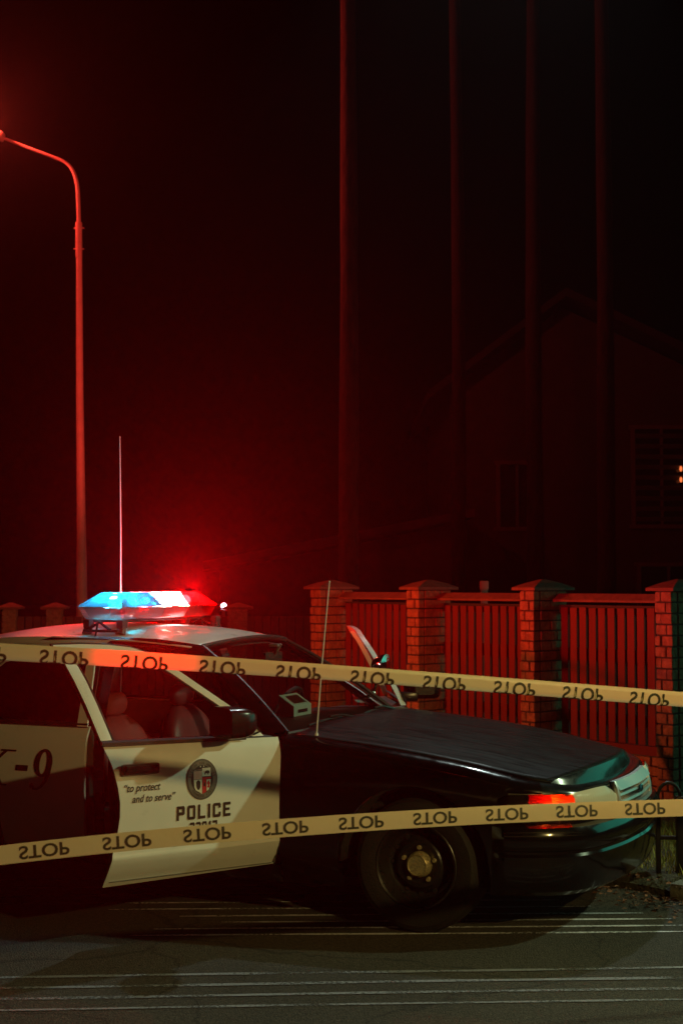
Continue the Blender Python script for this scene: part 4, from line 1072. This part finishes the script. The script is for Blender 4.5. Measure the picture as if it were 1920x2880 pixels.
fence(0, 3, (-.297, 13.5, 0), 1.327, "picket_fence", "red brown picket fence between brick pillars behind the front of the car")
# lower fence farther back
ff = empty("board_fence", (0, 19.5, 0)); tag(ff, "lower dark board fence between squat brick pillars far behind the light bar", "fence")
px_ = [-6.6, -5.45, -4.62, -4.02, -1.52]
for xk, wk in ((-5.75, .20), (-4.62, .20), (-4.02, .22), (-1.55, .27), (0.6, .27)):
    b = MB(); b.box((xk+wk/2, 0, .70), (wk-.03, wk-.03, 1.40))
    for r in range(17):
        for s0, s1 in ((0, wk*.6), (wk*.6, wk)) if r % 2 else ((0, wk*.4), (wk*.4, wk)):
            b.bbox((xk+(s0+s1)/2, -wk/2+.03, (r+.5)*.082), (s1-s0-.01, .07, .070), .008)
    p = b.build("brick_pillar", brickm, ff, smooth=0, fix=False)
    b = MB(); b.grid([[(xk-.06, -wk/2-.06, 1.40), (xk+wk+.06, -wk/2-.06, 1.40), (xk+wk+.06, wk/2+.06, 1.40), (xk-.06, wk/2+.06, 1.40)], [(xk-.06, -wk/2-.06, 1.43), (xk+wk+.06, -wk/2-.06, 1.43), (xk+wk+.06, wk/2+.06, 1.43), (xk-.06, wk/2+.06, 1.43)], [(xk+wk/2-.02, -.02, 1.49), (xk+wk/2+.02, -.02, 1.49), (xk+wk/2+.02, .02, 1.49), (xk+wk/2-.02, .02, 1.49)]], close_v=True)
    b.build("pillar_cap", capm, p, smooth=0)
b = MB()
xx = -6.4
while xx < 3.2:
    b.bbox((xx, .02, .72), (.095, .02, 1.16), .004); xx += .112
b.build("board_panel", mat("dark_fence_board", (.16, .08, .06), .7, var=.2, vscale=5), ff, smooth=0, fix=False)

# ------------------------------------------------------------------ iron railing on the verge
ir = mat("black_wrought_iron", (.012, .012, .012), .45, metal=.4, rvar=.1)
rl = empty("iron_railing", (1.81, 8.28, .03)); tag(rl, "low black wrought iron railing with a curled top at the right edge beside the bumper", "railing")
b = MB(); b.bbox((.012, 0, .23), (.026, .026, .48), .003); b.build("post", ir, rl)
b = MB(); b.bbox((.135, -.02, .24), (.046, .046, .52), .005); b.build("post", ir, rl)
b = MB()
for k in range(3): b.bbox((.30+k*.155, -.04-.02*k, .23), (.024, .024, .48), .003)
b.build("baluster", ir, rl)
b = MB(); b.bbox((.34, -.03, .035), (.70, .03, .025), .003, Matrix.Rotation(R(-5), 3, 'Z')); b.bbox((.34, -.03, .26), (.70, .022, .022), .003, Matrix.Rotation(R(-5), 3, 'Z'))
b.build("rail", ir, rl)
b = MB()
for k in range(3):
    cx_ = .075+.16*k
    b.tube([(cx_+.065*math.cos(a), -.01-.015*k, .49+.085*math.sin(a)) for a in [R(-20+20*j) for j in range(12)]], .010, 8)
b.build("scroll", ir, rl)
# kerb stone lying at the verge edge
st = MB(); st.bbox((2.02, 7.98, .035), (.36, .20, .11), .03, Matrix.Rotation(R(-38), 3, 'Z'))
so = st.build("kerb_stone", mat("mossy_stone", (.16, .15, .11), .9, var=.4, vscale=12, bump=.8, bscale=25)); tag(so, "rough grey kerb stone on the verge in front of the iron railing", "stone")

# ------------------------------------------------------------------ street lamp at left
sl = empty("street_lamp", (-3.62, 20, 0)); tag(sl, "tall tapered street lamp with a bent arm, lit red, behind the roof of the car", "street lamp")
galv = mat("painted_steel_pole", (.60, .52, .46), .5, var=.12, vscale=8)
lean = .0245
b = MB(); b.tube([(0, 0, 0), (-.012, 0, 1.0), (-.03, 0, 2.2)], [.082, .078, .070], 20); b.tube([(-.03, 0, 2.2), (-.075, 0, 4.4), (-.108, 0, 6.85)], [.066, .052, .040], 20)
pole = b.build("pole", galv, sl)
b = MB(); b.tube([(-.105, 0, 6.38), (-.112, 0, 6.88)], .047, 18)
for z in (6.50, 6.80):
    for a in (0, 180): 
        d = Vector((math.cos(R(a)), math.sin(R(a))*.2, 0)); c = Vector((-.108, 0, z)); b.tube([c+d*.04, c+d*.075], .010, 6)
b.build("collar", galv, sl)
arm = [(-.11, 0, 6.85), (-.125, 0, 7.25), (-.145, 0, 7.45), (-.20, 0, 7.62), (-.30, 0, 7.74), (-.50, 0, 7.83), (-.85, 0, 7.96), (-1.20, 0, 8.10)]
b = MB(); pts = [Vector(arm[0])]
for i in range(len(arm)-1):
    for k in range(1, 5): pts.append(Vector(cr(arm[max(i-1, 0)], arm[i], arm[i+1], arm[min(i+2, len(arm)-1)], k/4)))
b.tube(pts, [lerp(.030, .020, k/(len(pts)-1)) for k in range(len(pts))], 14); b.build("arm", galv, sl)
b = MB(); b.bbox((-1.46, 0, 8.20), (.56, .22, .13), .05, Matrix.Rotation(R(18), 3, 'Y')); hd_ = b.build("lamp_head", galv, sl)
b = MB(); b.sphere((-1.44, 0, 8.13), .12, 14, (1.7, .8, .5)); b.build("lamp_glass", emit_mat("red_lamp_glass", (1.0, .06, .03), 6), hd_)
lamp("street_lamp_light", 'POINT', (-3.62-1.50, 19.9, 8.30), 1300, (1.0, .05, .03), size=.12)

# ------------------------------------------------------------------ trees
bark_a = mat("pine_bark", (.062, .036, .028), .95, var=.5, vscale=9, bump=1.0, bscale=18, stretch=(1, 1, .25))
bark_b = mat("shaded_pine_bark", (.018, .014, .012), .95, var=.5, vscale=9, bump=1.0, bscale=18, stretch=(1, 1, .25))  # same bark darkened, standing in for weaker light on the farther trunks
needle = mat("pine_needles", (.035, .055, .022), .8, var=.5, vscale=3)
def tree(x, y, r, h, label, sway, bark):
    t = empty("pine_tree", (x, y, 0)); tag(t, label, "tree", "bare pine trunks behind the fence")
    b = MB(); n = 16; pts = [Vector((sway*math.sin(k*.35)*.02, .03*math.sin(k*.7+sway), h*k/n)) for k in range(n+1)]
    b.tube(pts, [r*(1-.55*k/n)*(1+.04*math.sin(k*2.1+sway)) for k in range(n+1)], 14)
    rg = random.Random(int(x*100+y)); 
    for k in range(16):
        z = h*rg.uniform(.72, .98); a = rg.uniform(0, 6.28); L = rg.uniform(1.0, 2.2)*(1.15-z/h)*2.6
        p = Vector((0, 0, z)); q = p+Vector((math.cos(a)*L, math.sin(a)*L, L*.25)); b.tube([p, (p+q)/2+Vector((0, 0, .1)), q], [.035, .025, .010], 6)
    b.build("trunk", bark, t, smooth=60)
    c = MB()
    for k in range(70):
        z = h*rg.uniform(.70, 1.03); a = rg.uniform(0, 6.28); rad = rg.random()**.6*3.0*max(.15, 1.25-z/h)*1.6
        ctr = Vector((math.cos(a)*rad, math.sin(a)*rad, z))
        for m_ in range(34):
            d = Vector((rg.gauss(0, 1), rg.gauss(0, 1), rg.gauss(0, .6))); p = ctr+d*.24; e = Vector((rg.gauss(0, 1), rg.gauss(0, 1), rg.gauss(0, 1))).normalized()*.16; w = e.cross(Vector((rg.random(), rg.random(), rg.random()))).normalized()*.018
            c.add([p-w, p+w, p+e], [(0, 1, 2)])
    c.build("crown", needle, t, smooth=0, fix=False)
tree(.085, 19.5, .150, 19, "tall straight trunk glowing red, nearest and leftmost of the bare trunks", 1.0, bark_a)
tree(1.78, 22.0, .125, 20, "slim dim trunk above the second fence panel, second from the left", 2.1, bark_b)
tree(3.22, 23.5, .155, 21, "dark trunk rising in front of the house gable, third from the left", -1.3, bark_b)
tree(4.00, 21.5, .150, 20, "dark trunk at the right of the house wall, rightmost of the bare trunks", .6, bark_b)

# ------------------------------------------------------------------ house and outbuilding
hs = empty("gabled_house", (4.6, 30, 0)); tag(hs, "dark grey two storey house with a low gable and shuttered windows behind the trees", "house")
plaster = mat("grey_plaster", (.045, .043, .043), .9, var=.15, vscale=2)
b = MB(); xl, xr = -2.3, 7.0
gable = [(xl, 0), (xr, 0), (xr, 4.2), (2.4, 6.5), (.1, 7.6), (xl, 5.9)]
b.add([(x, 0, z) for x, z in gable]+[(x, 8, z) for x, z in gable], [list(range(6)), list(reversed(range(6, 12)))]+[(k, 6+k, 6+(k+1) % 6, (k+1) % 6) for k in range(6)])
b.build("wall", plaster, hs, smooth=0)
b = MB()
for p, q in (((xl-.5, 5.55), (.1, 7.72)), ((.1, 7.72), (2.4, 6.62)), ((2.4, 6.62), (xr+.4, 4.1))):
    b.add([(p[0], -.5, p[1]+.05), (q[0], -.5, q[1]+.05), (q[0], 8.4, q[1]+.05), (p[0], 8.4, p[1]+.05), (p[0], -.5, p[1]+.22), (q[0], -.5, q[1]+.22), (q[0], 8.4, q[1]+.22), (p[0], 8.4, p[1]+.22)], [(0, 1, 2, 3), (7, 6, 5, 4), (0, 4, 5, 1), (1, 5, 6, 2), (2, 6, 7, 3), (3, 7, 4, 0)])
b.build("roof", mat("dark_roof_tiles", (.02, .018, .017), .8, bump=.6, bscale=8), hs, smooth=0)
wing = mat("window_dark_pane", (.015, .016, .018), .12)
for (x0, z0, x1, z1) in ((1.55, 2.95, 2.75, 5.05), (1.65, 1.0, 2.9, 2.15), (-1.3, 2.9, -.5, 4.3), (3.6, 2.95, 4.6, 5.0)):
    b = MB()
    for (cx_, cz_, sx, sz) in (((x0+x1)/2, z0, x1-x0+.16, .08), ((x0+x1)/2, z1, x1-x0+.16, .08), (x0, (z0+z1)/2, .08, z1-z0-.08), (x1, (z0+z1)/2, .08, z1-z0-.08), ((x0+x1)/2, (z0+z1)/2, .05, z1-z0-.08)):
        b.box((cx_, -.03, cz_), (sx, .10, sz))
    wf = b.build("window", mat("window_frame_paint", (.10, .10, .10), .6), hs, smooth=0)
    b = MB(); b.box(((x0+x1)/2, -.012, (z0+z1)/2), (x1-x0-.08, .02, z1-z0-.08)); b.build("pane", wing, wf, smooth=0)
    if x0 == 1.55:
        b = MB()
        for k in range(9): b.box(((x0+x1)/2, -.09, z0+.15+k*.22), (x1-x0-.1, .015, .10), Matrix.Rotation(R(35), 3, 'X'))
        b.build("blind", mat("blind_slats", (.07, .07, .07), .6), wf, smooth=0)
        b = MB()
        for zz_ in (4.16, 3.93): b.sphere((2.53, -.16, zz_), .05, 8, (.6, .6, 1.2))
        b.build("ornament_light", emit_mat("orange_ornament", (1.0, .22, .06), 1.1), wf)
ob = empty("outbuilding", (-2.3, 27, 0)); tag(ob, "low outbuilding with a sloping roof edge, reddened by the light bar, behind the far fence", "outbuilding")
b = MB(); b.add([(0, 0, 0), (4.6, 0, 0), (4.6, 0, 2.9), (0, 0, 2.0), (0, 4, 0), (4.6, 4, 0), (4.6, 4, 2.9), (0, 4, 2.0)], [(0, 1, 2, 3), (7, 6, 5, 4), (0, 4, 5, 1), (1, 5, 6, 2), (3, 2, 6, 7), (0, 3, 7, 4)])
b.build("wall", mat("outbuilding_wall", (.10, .085, .075), .9), ob, smooth=0)
b = MB(); b.add([(-.3, -.3, 2.0), (4.8, -.3, 3.0), (4.8, 4.3, 3.0), (-.3, 4.3, 2.0), (-.3, -.3, 2.16), (4.8, -.3, 3.16), (4.8, 4.3, 3.16), (-.3, 4.3, 2.16)], [(3, 2, 1, 0), (4, 5, 6, 7), (0, 1, 5, 4), (1, 2, 6, 5), (2, 3, 7, 6), (3, 0, 4, 7)])
b.build("roof", mat("outbuilding_roof", (.08, .06, .055), .7), ob, smooth=0)
# small far lamp and pale post behind the fence
gl_ = empty("garden_lamp", (-1.94, 23.5, 0)); tag(gl_, "small far garden lamp showing as a white dot right of the light bar", "garden lamp")
b = MB(); b.tube([(0, 0, 0), (0, 0, 1.30)], [.035, .025], 10); b.bbox((0, 0, 1.31), (.10, .10, .03), .008); b.build("post", galv, gl_)
b = MB(); b.sphere((0, 0, 1.385), .042, 12); b.build("globe", emit_mat("white_globe", (1.0, .75, .95), 14), gl_)
b = MB(); b.bbox((1.62, 16.2, .85), (.075, .075, 1.70), .008); b.bbox((1.62, 16.2, 1.73), (.095, .095, .10), .015)
o = b.build("marker_post", mat("pale_post_paint", (.70, .66, .56), .6)); tag(o, "pale square post sticking up just behind the middle fence panel", "post")

# ------------------------------------------------------------------ hazy night air, added partly to imitate lens bloom
hz = MB().box((0, 20, 12.5), (60, 64, 27)).build("haze", None or bpy.data.materials.new("night_haze_bloom"), smooth=0); tag(hz, kind="stuff")
hm = hz.data.materials[0]; hm.use_nodes = True; nt = hm.node_tree; nt.nodes.remove(nt.nodes["Principled BSDF"])
pv = nt.nodes.new("ShaderNodeVolumePrincipled"); pv.inputs["Color"].default_value = (.9, .9, .9, 1); pv.inputs["Density"].default_value = .0006; pv.inputs["Anisotropy"].default_value = 0.8
nt.links.new(pv.outputs[0], nt.nodes["Material Output"].inputs["Volume"])
hz.display_type = 'WIRE'
